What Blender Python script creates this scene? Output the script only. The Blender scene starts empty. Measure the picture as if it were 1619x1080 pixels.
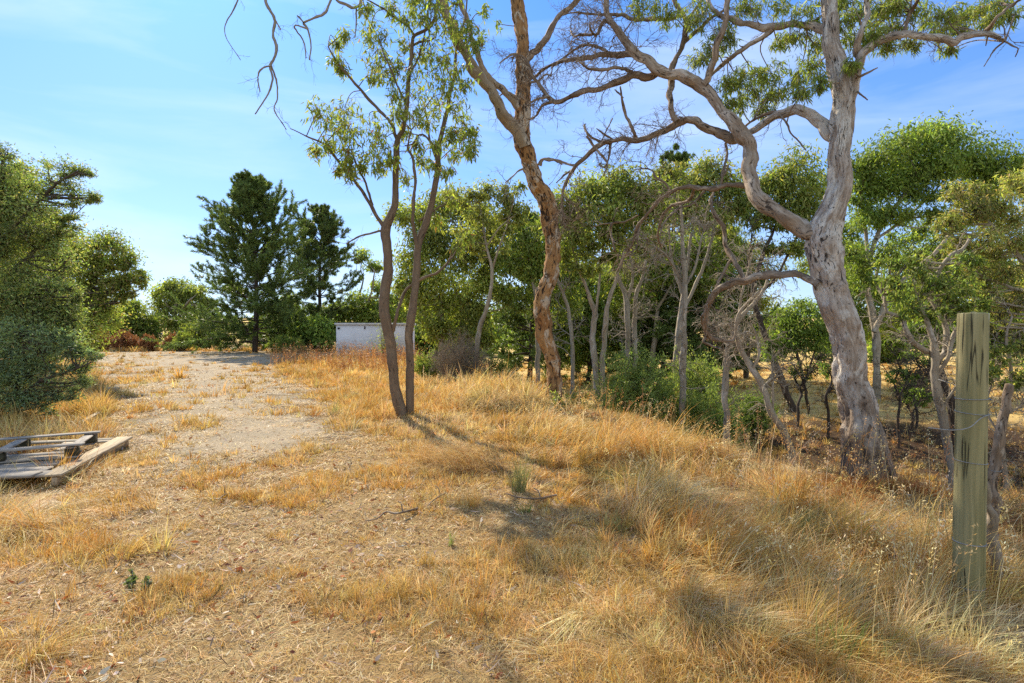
import bpy, math, numpy as np
SC = bpy.context.scene
COL = SC.collection
F, CX, HY, CAMZ = 900.0, 809.5, 520.0, 1.6
R = np.random.default_rng(11)
SUN_AZ, SUN_EL = math.radians(-31), math.radians(38)

def P(px, py, Y):
    return np.array([(px-CX)/F*Y, Y, CAMZ-(py-HY)/F*Y])
def V(*a): return np.array(a, float)
def unit(a):
    return a/np.maximum(np.linalg.norm(a, axis=-1, keepdims=True), 1e-9)

# ---------- noise and terrain ----------
def _hash(ix, iy, s):
    n = (ix.astype(np.int64)*374761393 + iy.astype(np.int64)*668265263 + s*974634777) & 0xffffffff
    n = ((n ^ (n >> 13))*1274126177) & 0xffffffff
    n = (n ^ (n >> 16)) & 0xffff
    return n/65535.0
def vn(x, y, s=0):
    x = np.asarray(x, float); y = np.asarray(y, float)
    ix, iy = np.floor(x), np.floor(y); fx, fy = x-ix, y-iy
    fx = fx*fx*(3-2*fx); fy = fy*fy*(3-2*fy)
    a = _hash(ix, iy, s); b = _hash(ix+1, iy, s); c = _hash(ix, iy+1, s); d = _hash(ix+1, iy+1, s)
    return (a*(1-fx)+b*fx)*(1-fy)+(c*(1-fx)+d*fx)*fy
def fbm(x, y, s=0, o=3):
    t = 0; a = 0.5; n = 0
    for k in range(o):
        t = t+a*vn(x*2**k+k*17.3, y*2**k-k*9.1, s+k); n += a; a *= .5
    return t/n
def sstep(a, b, x):
    t = np.clip((x-a)/(b-a), 0, 1); return t*t*(3-2*t)

BX = [-30, -12, -5, -2, -0.5, 0.5, 1.5, 2.3, 2.65, 2.95, 3.5, 4.5, 6, 9, 14, 60]
BY = [90, 60, 30, 20, 16.3, 13.4, 10.4, 8.9, 7.4, 6.4, 5.7, 4.9, 4.2, 3.4, 2.6, 0]
def bankd(x, y):
    return (y-np.interp(x, BX, BY))*np.interp(x, [-5, 2, 6], [.95, .75, .65])
def H(x, y):
    x = np.asarray(x, float); y = np.asarray(y, float)
    d = bankd(x, y)+1.2*(fbm(x*.5, y*.5, 5)-.5)
    z = -1.35*sstep(0, 3.6, d)+.42*sstep(5.5, 8.5, d)
    z = z+.10*(fbm(x*.35, y*.35, 1)-.5)+.05*(fbm(x*1.6, y*1.6, 2)-.5)*sstep(60, 20, y)
    z = z+8.0*sstep(60, 330, y)*(.75+.6*fbm(x*.006, y*.006, 9))
    for mx, my, r, h in ((-.2, 11.6, .9, .16), (3.62, 5.9, .75, .10), (-1.75, 9.8, .7, .08)):
        z = z+h*np.exp(-((x-mx)**2+(y-my)**2)/(r*r))
    return z
def H1(x, y): return float(H(np.array([x]), np.array([y]))[0])
def G(px, Y):
    x = (px-CX)/F*Y; return np.array([x, Y, H1(x, Y)])
def Gp(px, py):
    Y = 1.6*F/(py-HY); return ((px-CX)/F*Y, Y)

def polysd(x, y, poly):
    """signed distance, positive inside"""
    p = np.array(poly); n = len(p); ins = np.zeros(x.shape, bool); d = np.full(x.shape, 1e9)
    for i in range(n):
        x1, y1 = p[i]; x2, y2 = p[(i+1) % n]
        c = ((y1 > y) != (y2 > y)) & (x < (x2-x1)*(y-y1)/(y2-y1+1e-12)+x1)
        ins ^= c
        t = np.clip(((x-x1)*(x2-x1)+(y-y1)*(y2-y1))/((x2-x1)**2+(y2-y1)**2), 0, 1)
        d = np.minimum(d, np.hypot(x-x1-t*(x2-x1), y-y1-t*(y2-y1)))
    return np.where(ins, d, -d)
TRACK = [Gp(*p) for p in ((120, 556.5), (150, 567), (165, 592), (190, 635), (205, 680), (240, 725), (330, 745), (430, 730), (505, 695), (528, 660),
                          (505, 632), (460, 610), (432, 594), (424, 582), (470, 570), (640, 558), (560, 556))]
TALL = [Gp(*p) for p in ((560, 612), (640, 660), (720, 700), (790, 745), (800, 790), (850, 860), (930, 960), (1000, 1080), (1020, 1400), (2300, 1400), (2200, 760), (1750, 590), (900, 575))]
HAY = [Gp(*p) for p in ((-400, 740), (40, 752), (150, 765), (170, 800), (130, 870), (90, 960), (60, 1080), (0, 1300), (-700, 1300))]
GOLD = [Gp(*p) for p in ((430, 596), (420, 580), (480, 566), (700, 572), (820, 600), (830, 650), (640, 668), (560, 680), (520, 640))]

# ---------- mesh accumulator ----------
class Acc:
    def __init__(s):
        s.v = []; s.q = []; s.t = []; s.bk = []; s.col = []; s.n = 0
    def add(s, v, q=None, t=None, bk=None, col=None):
        v = np.asarray(v, np.float32).reshape(-1, 3)
        if q is not None and len(q): s.q.append(np.asarray(q, np.int64).reshape(-1, 4)+s.n)
        if t is not None and len(t): s.t.append(np.asarray(t, np.int64).reshape(-1, 3)+s.n)
        s.v.append(v)
        s.bk.append(np.zeros_like(v) if bk is None else np.asarray(bk, np.float32).reshape(-1, 3))
        s.col.append(np.full((len(v), 3), .5, np.float32) if col is None else np.asarray(col, np.float32).reshape(-1, 3))
        s.n += len(v)
    def build(s, name, mat, parent=None, smooth=False, origin=None):  # origin: where the object's local zero lies in the world
        v = np.concatenate(s.v) if s.v else np.zeros((0, 3), np.float32)
        if origin is None and parent is not None: origin = np.array(parent.get('_o', (0, 0, 0)))
        o0 = np.zeros(3) if origin is None else np.array(origin)
        v = v-o0.astype(np.float32)
        q = np.concatenate(s.q) if s.q else np.zeros((0, 4), np.int64)
        t = np.concatenate(s.t) if s.t else np.zeros((0, 3), np.int64)
        me = bpy.data.meshes.new(name)
        me.vertices.add(len(v)); me.vertices.foreach_set('co', v.ravel())
        nl = q.size+t.size; nf = len(q)+len(t)
        me.loops.add(nl); me.polygons.add(nf)
        me.loops.foreach_set('vertex_index', np.concatenate([q.ravel(), t.ravel()]).astype(np.int32))
        ls = np.concatenate([np.arange(len(q))*4, q.size+np.arange(len(t))*3]).astype(np.int32)
        me.polygons.foreach_set('loop_start', ls)
        if smooth: me.polygons.foreach_set('use_smooth', np.ones(nf, bool))
        me.update(calc_edges=True)
        a = me.attributes.new('bk', 'FLOAT_VECTOR', 'POINT'); a.data.foreach_set('vector', np.concatenate(s.bk).ravel())
        c = np.concatenate(s.col); c4 = np.ones((len(c), 4), np.float32); c4[:, :3] = c
        a = me.attributes.new('col', 'FLOAT_COLOR', 'POINT'); a.data.foreach_set('color', c4.ravel())
        me.materials.append(mat)
        ob = bpy.data.objects.new(name, me); COL.objects.link(ob)
        if parent is not None: ob.parent = parent
        else: ob.location = o0.tolist()
        return ob

def tag(o, label, cat, group=None, kind=None):
    o['label'] = label; o['category'] = cat
    if group: o['group'] = group
    if kind: o['kind'] = kind
    return o
def thing(name, loc, label, cat, group=None):
    o = bpy.data.objects.new(name, None); COL.objects.link(o)
    o.location = [float(a) for a in loc]; o['_o'] = [float(a) for a in loc]; o.empty_display_size = .2
    return tag(o, label, cat, group)

# ---------- geometry helpers ----------
def smooth_path(c, step):
    c = np.asarray(c, float)
    if len(c) == 2: c = np.vstack([c[0], (c[0]+c[1])/2, c[1]])
    e = np.vstack([2*c[0]-c[1], c, 2*c[-1]-c[-2]]); out = []
    for i in range(1, len(e)-2):
        p0, p1, p2, p3 = e[i-1:i+3]
        n = max(1, int(np.ceil(np.linalg.norm(p2[:3]-p1[:3])/step)))
        t = (np.arange(n)/n)[:, None]
        out.append(.5*((2*p1)+(-p0+p2)*t+(2*p0-5*p1+4*p2-p3)*t*t+(-p0+3*p1-3*p2+p3)*t**3))
    out.append(e[-2][None]); return np.vstack(out)

def tube(acc, pts, rad, sides=8, lump=.06, cap=True, flute=0.0, rng=R, col=None, rough=0.0):
    pts = np.asarray(pts, float); rad = np.asarray(rad, float); n = len(pts)
    tg = unit(np.gradient(pts, axis=0))
    u = np.cross(tg[0], [0.31, .95, .1]); u = u/np.linalg.norm(u); us = [u]
    for i in range(1, n):
        u = u-tg[i]*np.dot(u, tg[i]); u = u/np.linalg.norm(u); us.append(u)
    us = np.array(us); ws = np.cross(tg, us)
    s = np.concatenate([[0], np.cumsum(np.linalg.norm(np.diff(pts, axis=0), axis=1))])
    th = np.arange(sides)/sides*2*np.pi
    ph = rng.uniform(0, 6.28, 6); rr = rad.mean()
    T, S = np.meshgrid(th, s)
    m = 1+lump*(np.sin(2*T+S/rr*.35+ph[0])+.7*np.sin(3*T-S/rr*.6+ph[1])+.8*np.sin(T+S/rr*.9+ph[2])+.7*np.sin(S/rr*1.7+ph[3]+T))*.6
    if flute: m = m*(1+flute*np.sin(5*T+ph[4]+S*.8)*np.exp(-S/(rr*4)))
    if rough:
        sd = int(rng.integers(0, 999)); k = np.abs(((T/(2*np.pi)*2) % 2)-1)*rr*3.14; fn = lambda a, b, q: vn(k*a+7*np.sign(np.sin(T)), S*b, sd+q)-.5
        m = m+rough*(fn(16, 4.5, 0)+.6*fn(34, 9, 1)+.35*fn(70, 22, 2)+.8*fn(9, 2.0, 3))*np.minimum(1, .09/np.maximum(rad[:, None], .02)+.35)
    Rr = rad[:, None]*m
    v = pts[:, None]+Rr[..., None]*(np.cos(T)[..., None]*us[:, None]+np.sin(T)[..., None]*ws[:, None])
    off = rng.uniform(0, 50)
    bk = np.stack([np.cos(T)*rr, np.sin(T)*rr, S+off], -1)
    i = np.arange(n-1)[:, None]*sides; j = np.arange(sides)[None]; j2 = (j+1) % sides
    q = np.stack([i+j, i+j2, i+sides+j2, i+sides+j], -1).reshape(-1, 4)
    v = v.reshape(-1, 3); bk = bk.reshape(-1, 3); tr = None
    if cap:
        v = np.vstack([v, pts[-1]+tg[-1]*rad[-1]*.4]); bk = np.vstack([bk, [0, 0, off+s[-1]]])
        b = (n-1)*sides; jj = np.arange(sides)
        tr = np.stack([b+jj, b+(jj+1) % sides, np.full(sides, n*sides)], -1)
    acc.add(v, q, tr, bk, None if col is None else np.tile(col, (len(v), 1)))

def tubes(acc, pts, r0, r1, sides=4, col=None):
    """pts (M,K,3): many thin twigs at once"""
    M, K, _ = pts.shape
    if M == 0: return
    tg = unit(np.gradient(pts, axis=1))
    ref = np.tile([0.37, .21, .9], (M, 1)); mean = unit(pts[:, -1]-pts[:, 0])
    bad = np.abs((mean*ref).sum(1)) > .8; ref[bad] = [.9, .3, -.1]
    u = unit(np.cross(tg, ref[:, None])); w = np.cross(tg, u)
    rad = np.asarray(r0).reshape(-1, 1)*(1-np.linspace(0, 1, K))+np.asarray(r1).reshape(-1, 1)*np.linspace(0, 1, K)
    rad = np.broadcast_to(rad, (M, K))
    th = np.arange(sides)/sides*2*np.pi
    v = pts[:, :, None]+rad[:, :, None, None]*(np.cos(th)[:, None]*u[:, :, None]+np.sin(th)[:, None]*w[:, :, None])
    s = np.concatenate([np.zeros((M, 1)), np.cumsum(np.linalg.norm(np.diff(pts, axis=1), axis=2), 1)], 1)+R.uniform(0, 50, (M, 1))
    bk = np.stack(np.broadcast_arrays(np.cos(th)*rad[..., None], np.sin(th)*rad[..., None], s[..., None]), -1)
    b = (np.arange(M)*K*sides)[:, None, None]; i = (np.arange(K-1)*sides)[None, :, None]; j = np.arange(sides); j2 = (j+1) % sides
    q = np.stack([b+i+j, b+i+j2, b+i+sides+j2, b+i+sides+j], -1)
    acc.add(v, q, None, bk, None if col is None else np.tile(col, (M*K*sides, 1)))

def pick(rng, paths, n, t0=.3, t1=1.0):
    """n random points on each path of (M,K,3) -> starts, tangents (M*n)"""
    M, K, _ = paths.shape
    t = rng.uniform(t0, t1, (M, n))*(K-1); i = np.minimum(t.astype(int), K-2); f = (t-i)[..., None]
    m = np.arange(M)[:, None]
    a, b = paths[m, i], paths[m, i+1]
    return (a*(1-f)+b*f).reshape(-1, 3), unit(b-a).reshape(-1, 3)
def pick1(rng, path, n, t0=.3, t1=1.0): return pick(rng, np.asarray(path)[None], n, t0, t1)

def sprout(rng, st, tg, L, K=5, ang=(.5, 1.1), curl=.25, grav=0.0, up=0.0):
    M = len(st)
    a = rng.uniform(ang[0], ang[1], (M, 1)); pr = unit(np.cross(tg, rng.normal(size=(M, 3))))
    d = unit(tg*np.cos(a)+pr*np.sin(a)); d = unit(d+np.array([0, 0, up]))
    L = np.broadcast_to(np.asarray(L, float), (M,)); p = [st]
    for k in range(K-1):
        p.append(p[-1]+d*(L/(K-1))[:, None])
        d = unit(d+rng.normal(size=(M, 3))*curl+np.array([0, 0, grav]))
    return np.stack(p, 1)

def leaves(acc, pos, d, L, W, col, detail=False, bend=.15, rng=R):
    M = len(pos)
    if M == 0: return
    d = unit(d); L = np.broadcast_to(np.asarray(L, float).reshape(-1, 1), (M, 1)); W = np.broadcast_to(np.asarray(W, float).reshape(-1, 1), (M, 1))
    s = unit(np.cross(d, rng.normal(size=(M, 3)))); n = np.cross(s, d)
    if not detail:
        v = np.stack([pos, pos+d*L*.45+s*W*.5+n*W*.15, pos+d*L+n*L*bend*rng.normal(size=(M, 1)), pos+d*L*.45-s*W*.5+n*W*.15], 1)
        q = np.arange(M)[:, None]*4+np.arange(4); acc.add(v, q, None, None, np.repeat(col, 4, 0))
    else:
        b = rng.normal(size=(M, 1))*bend; c = rng.normal(size=(M, 1))*bend
        p1 = pos+d*L*.3+n*L*b*.2+s*L*c*.1; p2 = pos+d*L*.65+n*L*b*.55+s*L*c*.3; p3 = pos+d*L+n*L*b+s*L*c*.7
        v = np.stack([pos, p1+s*W*.5, p1-s*W*.5, p2+s*W*.36, p2-s*W*.36, p3], 1)
        k = np.arange(M)[:, None]*6
        acc.add(v, k+np.array([1, 3, 4, 2]), np.concatenate([k+np.array([0, 1, 2]), k+np.array([3, 5, 4])]), None, np.repeat(col, 6, 0))

def blades(acc, base, h, w, lean, col, lev=3, rng=R, face=None):
    """grass blades: base (M,3), h, w (M), lean (M,2)"""
    M = len(base)
    if M == 0: return
    m = np.linalg.norm(lean, axis=1); k = 1/np.sqrt(1+.6*m*m)
    a = rng.uniform(0, np.pi, M) if face is None else face
    s = np.stack([np.cos(a), np.sin(a), np.zeros(M)], 1)
    ts = np.linspace(0, 1, lev); rows = []
    for t in ts:
        up = h*k*(t-.42*np.minimum(m, 1.7)*t**2)
        p = base.copy(); p[:, :2] += lean*(h*k*t**1.6)[:, None]; p[:, 2] += up
        rows.append((p, w*(1-t)**.7*.5+w*.03))
    vs = []
    for p, ww in rows[:-1]:
        vs += [p-s*ww[:, None], p+s*ww[:, None]]
    vs.append(rows[-1][0]); nv = len(vs)
    v = np.stack(vs, 1); b = np.arange(M)[:, None]*nv; q = []
    for i in range(lev-2): q.append(b+np.array([2*i, 2*i+1, 2*i+3, 2*i+2]))
    t = b+np.array([nv-3, nv-2, nv-1])
    acc.add(v, np.concatenate(q) if q else None, t, None, np.repeat(col, nv, 0))

def palette(rng, n, cols, var=.18, w=None):
    c = np.array(cols, float); i = rng.choice(len(c), n, p=None if w is None else np.array(w)/np.sum(w))
    f = rng.uniform(0, 1, (n, 1)); j = rng.integers(0, len(c), n)
    b = c[i]*(1-.3*f)+c[j]*.3*f
    return np.clip(b*np.exp(rng.normal(size=(n, 1))*var)*(1+rng.normal(size=(n, 3))*.05), .004, .95)

def boxm(acc, c, ux, uy, uz, sx, sy, sz, bev=.006, col=None, rng=None, warp=0):
    """oriented chamfered box centred at c"""
    c = np.asarray(c, float); pts = []
    for z in (-1, 1):
        for i, (a, b) in enumerate(((-1, -1), (1, -1), (1, 1), (-1, 1))):
            for e in (0, 1):
                e2 = e if i % 2 == 0 else 1-e
                pts.append((a*(sx/2-(bev if e2 else 0)), b*(sy/2-(0 if e2 else bev)), z*(sz/2-bev*.0)))
    # order: 8 corners per ring; add inset rings for the top/bottom chamfer
    ring = np.array(pts).reshape(2, 8, 3)
    rings = []
    for zi, z in ((0, -1), (1, 1)):
        r = ring[zi].copy(); r1 = r.copy(); r1[:, 0] *= (sx-2*bev)/sx; r1[:, 1] *= (sy-2*bev)/sy; r1[:, 2] = z*sz/2
        r[:, 2] = z*(sz/2-bev); rings.append((r1, r) if z < 0 else (r, r1))
    al = np.vstack([rings[0][0], rings[0][1], rings[1][0], rings[1][1]])
    if warp and rng is not None: al = al+rng.normal(size=al.shape)*warp
    v = c+al[:, :1]*ux+al[:, 1:2]*uy+al[:, 2:]*uz
    q = []
    for k in range(3):
        for j in range(8): q.append((k*8+j, k*8+(j+1) % 8, k*8+8+(j+1) % 8, k*8+8+j))
    t = [(0, j+1, j) for j in range(1, 7)]+[(24, 24+j, 24+j+1) for j in range(1, 7)]
    long = int(np.argmax([sx, sy, sz])); o = [(1, 2, 0), (0, 2, 1), (0, 1, 2)][long]
    acc.add(v, q, t, al[:, o]+R.uniform(0, 9, 3), None if col is None else np.tile(col, (32, 1)))
# ---------- materials ----------
class NT:
    def __init__(s, name):
        s.m = bpy.data.materials.new(name); s.m.use_nodes = True; s.t = s.m.node_tree; s.t.nodes.clear()
        s.out = s.n('ShaderNodeOutputMaterial')
    def n(s, typ, **k):
        x = s.t.nodes.new(typ)
        for a, b in k.items(): setattr(x, a, b)
        return x
    def l(s, a, b): s.t.links.new(a, b)
    def attr(s, name): return s.n('ShaderNodeAttribute', attribute_name=name)
    def mapv(s, vec, scale, loc=(0, 0, 0)):
        m = s.n('ShaderNodeMapping'); m.inputs['Scale'].default_value = scale; m.inputs['Location'].default_value = loc; s.l(vec, m.inputs['Vector']); return m.outputs[0]
    def noise(s, vec, scale, detail=4, rough=.55, dist=0):
        n = s.n('ShaderNodeTexNoise'); n.inputs['Scale'].default_value = scale; n.inputs['Detail'].default_value = detail
        n.inputs['Roughness'].default_value = rough; n.inputs['Distortion'].default_value = dist; s.l(vec, n.inputs['Vector']); return n.outputs['Fac']
    def ramp(s, fac, stops):
        r = s.n('ShaderNodeValToRGB'); e = r.color_ramp.elements
        while len(e) < len(stops): e.new(.5)
        for i, (p, c) in enumerate(stops):
            e[i].position = p; e[i].color = (c, c, c, 1) if isinstance(c, (int, float)) else (*c, 1)
        s.l(fac, r.inputs[0]); return r.outputs[0]
    def mix(s, fac, a, b, typ='MIX'):
        m = s.n('ShaderNodeMix', data_type='RGBA', blend_type=typ)
        for sock, v in ((m.inputs[0], fac), (m.inputs[6], a), (m.inputs[7], b)):
            if isinstance(v, (int, float)): sock.default_value = v
            elif isinstance(v, tuple): sock.default_value = (*v, 1)
            else: s.l(v, sock)
        return m.outputs[2]
    def math(s, op, a, b=0.0):
        m = s.n('ShaderNodeMath', operation=op)
        for sock, v in ((m.inputs[0], a), (m.inputs[1], b)):
            if isinstance(v, (int, float)): sock.default_value = v
            else: s.l(v, sock)
        return m.outputs[0]
    def bump(s, h, st, dist=.02, prev=None):
        b = s.n('ShaderNodeBump'); b.inputs['Strength'].default_value = st; b.inputs['Distance'].default_value = dist; s.l(h, b.inputs['Height'])
        if prev is not None: s.l(prev, b.inputs['Normal'])
        return b.outputs[0]
    def pbr(s, col, rough=.8, normal=None, spec=.25, metal=0, link=True):
        p = s.n('ShaderNodeBsdfPrincipled')
        p.inputs['Roughness'].default_value = rough; p.inputs['Specular IOR Level'].default_value = spec; p.inputs['Metallic'].default_value = metal
        if isinstance(col, tuple): p.inputs['Base Color'].default_value = (*col, 1)
        else: s.l(col, p.inputs['Base Color'])
        if normal is not None: s.l(normal, p.inputs['Normal'])
        if link: s.l(p.outputs[0], s.out.inputs[0])
        return p.outputs[0]

def leafmat(name, trans=.35, tcol=(1.25, 1.3, .55), rough=.58, spec=.2):
    m = NT(name); a = m.attr('col').outputs['Color']
    p = m.pbr(a, rough, None, spec, link=False)
    t = m.n('ShaderNodeBsdfTranslucent'); m.l(m.mix(1.0, a, tcol, 'MULTIPLY'), t.inputs[0])
    x = m.n('ShaderNodeMixShader'); x.inputs[0].default_value = trans; m.l(p, x.inputs[1]); m.l(t.outputs[0], x.inputs[2]); m.l(x.outputs[0], m.out.inputs[0])
    return m.m

def barkmat(name, base, streak, dark, patch=None, ls=1.0, rb=None, mk=15, darkamt=.5, patchamt=.5, bump=.6, dist=.012, wav=.6):
    m = NT(name); b = m.attr('bk').outputs['Vector']
    v1 = m.mapv(b, (9*ls, 9*ls, 1.6*ls)); v2 = m.mapv(b, (22*ls, 22*ls, 5*ls)); v3 = m.mapv(b, (5*ls, 5*ls, 2.2*ls), (3, 1, 7))
    s1 = m.noise(v1, 1, 5, .6, wav); s2 = m.noise(v2, 1, 4, .6, wav*.6); s3 = m.noise(v3, 1, 5, .62, .5)
    c = m.mix(m.ramp(s1, [(.36, 0.0), (.64, 1.0)]), base, streak)
    if patch is not None:
        pf = m.ramp(s3, [(patchamt, 0.0), (patchamt+.06, 1.0)]); c = m.mix(pf, c, patch)
    c = m.mix(m.ramp(s2, [(.3, .75), (.75, 0.0)]), c, m.mix(.5, c, dark))
    v4 = m.mapv(b, (mk*ls, mk*ls, mk*.26*ls), (11, 5, 2)); s4 = m.math('ADD', m.noise(v4, 1, 4, .6, 1.6), m.math('MULTIPLY', m.math('SUBTRACT', m.noise(m.mapv(b, (3, 3, 1.1), (4, 9, 2)), 1, 2), .5), .38))
    df = m.ramp(s4, [(darkamt, 0.0), (darkamt+.07, 1.0)]); c = m.mix(df, c, dark)
    if rb:        # rough dark bark that old gums keep round the foot of the trunk
        z = m.n('ShaderNodeSeparateXYZ'); m.l(m.n('ShaderNodeNewGeometry').outputs['Position'], z.inputs[0])
        f = m.n('ShaderNodeMapRange'); f.inputs[1].default_value = rb[0]; f.inputs[2].default_value = rb[1]; f.inputs[3].default_value = 1; f.inputs[4].default_value = 0
        m.l(m.math('ADD', z.outputs[2], m.math('MULTIPLY', m.math('SUBTRACT', s3, .5), 1.6)), f.inputs[0])
        rc = m.mix(m.ramp(m.noise(m.mapv(b, (26, 26, 2.2), (2, 2, 2)), 1, 5, .65, .5), [(.38, 0.0), (.62, 1.0)]), rb[2], rb[3]); c = m.mix(f.outputs[0], c, rc)
    h = m.math('SUBTRACT', m.math('ADD', s1, m.math('MULTIPLY', s2, .7)), m.math('MULTIPLY', df, .5))
    m.pbr(c, .85, m.bump(h, bump, dist), .15); return m.m

M = {}
M['gumleaf'] = leafmat('gum_leaf', .45)
M['farleaf'] = leafmat('far_leaf', .45)
M['needle'] = leafmat('pine_needle', .28, (1.1, 1.2, .6), .5, .3)
M['straw'] = leafmat('straw', .3, (1.15, 1.0, .7), .6, .2)
M['greenblade'] = leafmat('green_blade', .3)
M['litter'] = leafmat('litter', .12, (1.1, .9, .7), .7, .15)
M['bark_big'] = barkmat('bark_pale_gum', (.60, .515, .42), (.33, .245, .175), (.06, .045, .034), (.68, .62, .53), 1.4, mk=22, rb=(.35, 1.35, (.06, .043, .032), (.29, .215, .15)), darkamt=.60, patchamt=.50, bump=1.0, dist=.03, wav=2.6)
M['bark_big_limb'] = barkmat('bark_pale_limb', (.46, .375, .285), (.25, .17, .105), (.06, .042, .03), (.56, .48, .39), 1.9, None, 15, .585, .55, .8, .012, .8)
M['bark_limb'] = barkmat('bark_brown_limb', (.335, .255, .18), (.18, .12, .072), (.05, .034, .024), (.45, .37, .28), 2.4, None, 15, .58, .57, .7, .01, .6)
M['bark_center'] = barkmat('bark_orange_gum', (.45, .255, .10), (.28, .135, .05), (.035, .022, .015), (.56, .45, .32), 1.3, rb=(-.2, 1.0, (.06, .04, .028), (.26, .15, .07)), darkamt=.545, patchamt=.535, bump=1.0, dist=.02, wav=1.2)
M['bark_center_limb'] = barkmat('bark_tan_limb', (.37, .29, .19), (.29, .21, .125), (.05, .035, .025), (.50, .43, .33), 1.5, None, 15, .63, .60, .5, .008, .5)
M['bark_twin'] = barkmat('bark_twin', (.22, .16, .105), (.165, .11, .068), (.05, .035, .025), (.27, .19, .12), 1.7, None, 15, .62, .60, .7, .01, .4)
M['bark_grey'] = barkmat('bark_grey', (.45, .38, .275), (.31, .25, .17), (.08, .065, .055), (.52, .46, .38), 1.5, None, 15, .62, .58, .6, .01, .5)
M['bark_dark'] = barkmat('bark_dark', (.11, .085, .065), (.075, .055, .04), (.03, .022, .018), None, 1.5, None, 15, .6, .6, .8, .01, .4)
M['deadwood'] = barkmat('dead_wood', (.36, .30, .225), (.25, .195, .135), (.08, .06, .045), None, 2.5, None, 15, .64, .6, .6, .008, .3)

def m_post():
    m = NT('treated_pine'); b = m.attr('bk').outputs['Vector']
    s1 = m.noise(m.mapv(b, (26, 26, .9)), 1, 5, .6, .2); s2 = m.noise(m.mapv(b, (70, 70, 2.5)), 1, 3, .6, .1)
    c = m.mix(m.ramp(s1, [(.35, 0.0), (.65, 1.0)]), (.355, .305, .15), (.215, .19, .08))
    c = m.mix(m.ramp(s2, [(.3, .5), (.6, 0.0)]), c, (.15, .135, .06))
    v4 = m.mapv(b, (24, 24, .8), (4, 2, 1.3)); s4 = m.noise(v4, 1, 2, .5, .3)
    w = m.ramp(s4, [(.475, 0.0), (.493, 1.0), (.507, 1.0), (.525, 0.0)])
    w = m.mix(m.ramp(m.noise(m.mapv(b, (9, 9, 2.5), (8, 8, 8)), 1, 2), [(.46, 0.0), (.52, 1.0)]), (0, 0, 0), w)
    c = m.mix(w, c, (.05, .042, .02))
    c = m.mix(m.ramp(m.noise(m.mapv(b, (30, 30, 2.2), (1, 7, 3)), 1, 2), [(.70, 0.0), (.74, .7)]), c, (.52, .50, .40))
    h = m.math('SUBTRACT', s1, m.math('MULTIPLY', w, 2.0)); m.pbr(c, .75, m.bump(h, .5, .006), .2); return m.m
M['post'] = m_post()
def m_wood(name, c1, c2, dk):
    m = NT(name); b = m.attr('bk').outputs['Vector']
    s1 = m.noise(m.mapv(b, (40, 40, 2.2)), 1, 5, .6, .3); s2 = m.noise(m.mapv(b, (110, 110, 5)), 1, 3, .6, .1)
    c = m.mix(m.ramp(s1, [(.35, 0.0), (.65, 1.0)]), c1, c2); c = m.mix(m.ramp(s2, [(.3, .8), (.55, 0.0)]), c, dk)
    m.pbr(c, .85, m.bump(m.math('ADD', s1, s2), .5, .004), .15); return m.m
M['pallet'] = m_wood('weathered_pine', (.36, .325, .275), (.24, .215, .185), (.09, .08, .07))
M['pallet_tan'] = m_wood('tan_pine', (.46, .37, .25), (.36, .28, .18), (.15, .11, .07))
M['blockdark'] = m_wood('dark_block', (.085, .08, .05), (.055, .05, .03), (.03, .025, .02))
M['palewood'] = m_wood('pale_timber', (.52, .45, .34), (.40, .33, .23), (.18, .14, .09))

def m_block():
    m = NT('white_blockwork'); tc = m.n('ShaderNodeTexCoord').outputs['Object']
    sw = m.n('ShaderNodeSeparateXYZ'); m.l(tc, sw.inputs[0]); cb = m.n('ShaderNodeCombineXYZ')
    m.l(m.math('ADD', sw.outputs[0], sw.outputs[1]), cb.inputs[0]); m.l(sw.outputs[2], cb.inputs[1])
    b = m.n('ShaderNodeTexBrick'); m.l(cb.outputs[0], b.inputs['Vector'])
    b.inputs['Scale'].default_value = 1.0; b.inputs['Brick Width'].default_value = .4; b.inputs['Row Height'].default_value = .2; b.inputs['Mortar Size'].default_value = .007
    b.inputs['Color1'].default_value = (.74, .74, .75, 1); b.inputs['Color2'].default_value = (.68, .68, .70, 1); b.inputs['Mortar'].default_value = (.62, .62, .64, 1)
    n = m.noise(m.mapv(tc, (1.2, 1.2, .5)), 1, 5, .65); n2 = m.noise(m.mapv(tc, (6, 6, .35)), 1, 3)
    c = m.mix(m.ramp(n, [(.4, 0.0), (.8, .4)]), b.outputs[0], (.42, .39, .36)); c = m.mix(m.ramp(n2, [(.6, 0.0), (.8, .3)]), c, (.3, .27, .24))
    m.pbr(c, .8, m.bump(b.outputs['Fac'], -.4, .01), .2); return m.m
M['block'] = m_block()
def m_plain(name, col, rough=.6, metal=0, ns=20, var=.35):
    m = NT(name); tc = m.n('ShaderNodeTexCoord').outputs['Object']; n = m.noise(tc, ns, 5, .65)
    m.pbr(m.mix(m.ramp(n, [(.35, 0.0), (.75, 1.0)]), col, tuple(a*(1-var) for a in col)), rough, m.bump(n, .2, .004), .3, metal); return m.m
M['concrete'] = m_plain('roof_concrete', (.62, .60, .57), .85, 0, 6)
M['darkvent'] = m_plain('vent_dark', (.05, .05, .05), .7)
M['galv'] = m_plain('galvanised', (.40, .41, .42), .45, .7, 30)
M['wire'] = m_plain('wire_steel', (.33, .32, .30), .5, .6, 60)
M['blade'] = m_plain('fan_blade', (.55, .55, .53), .5, .3, 9)

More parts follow.
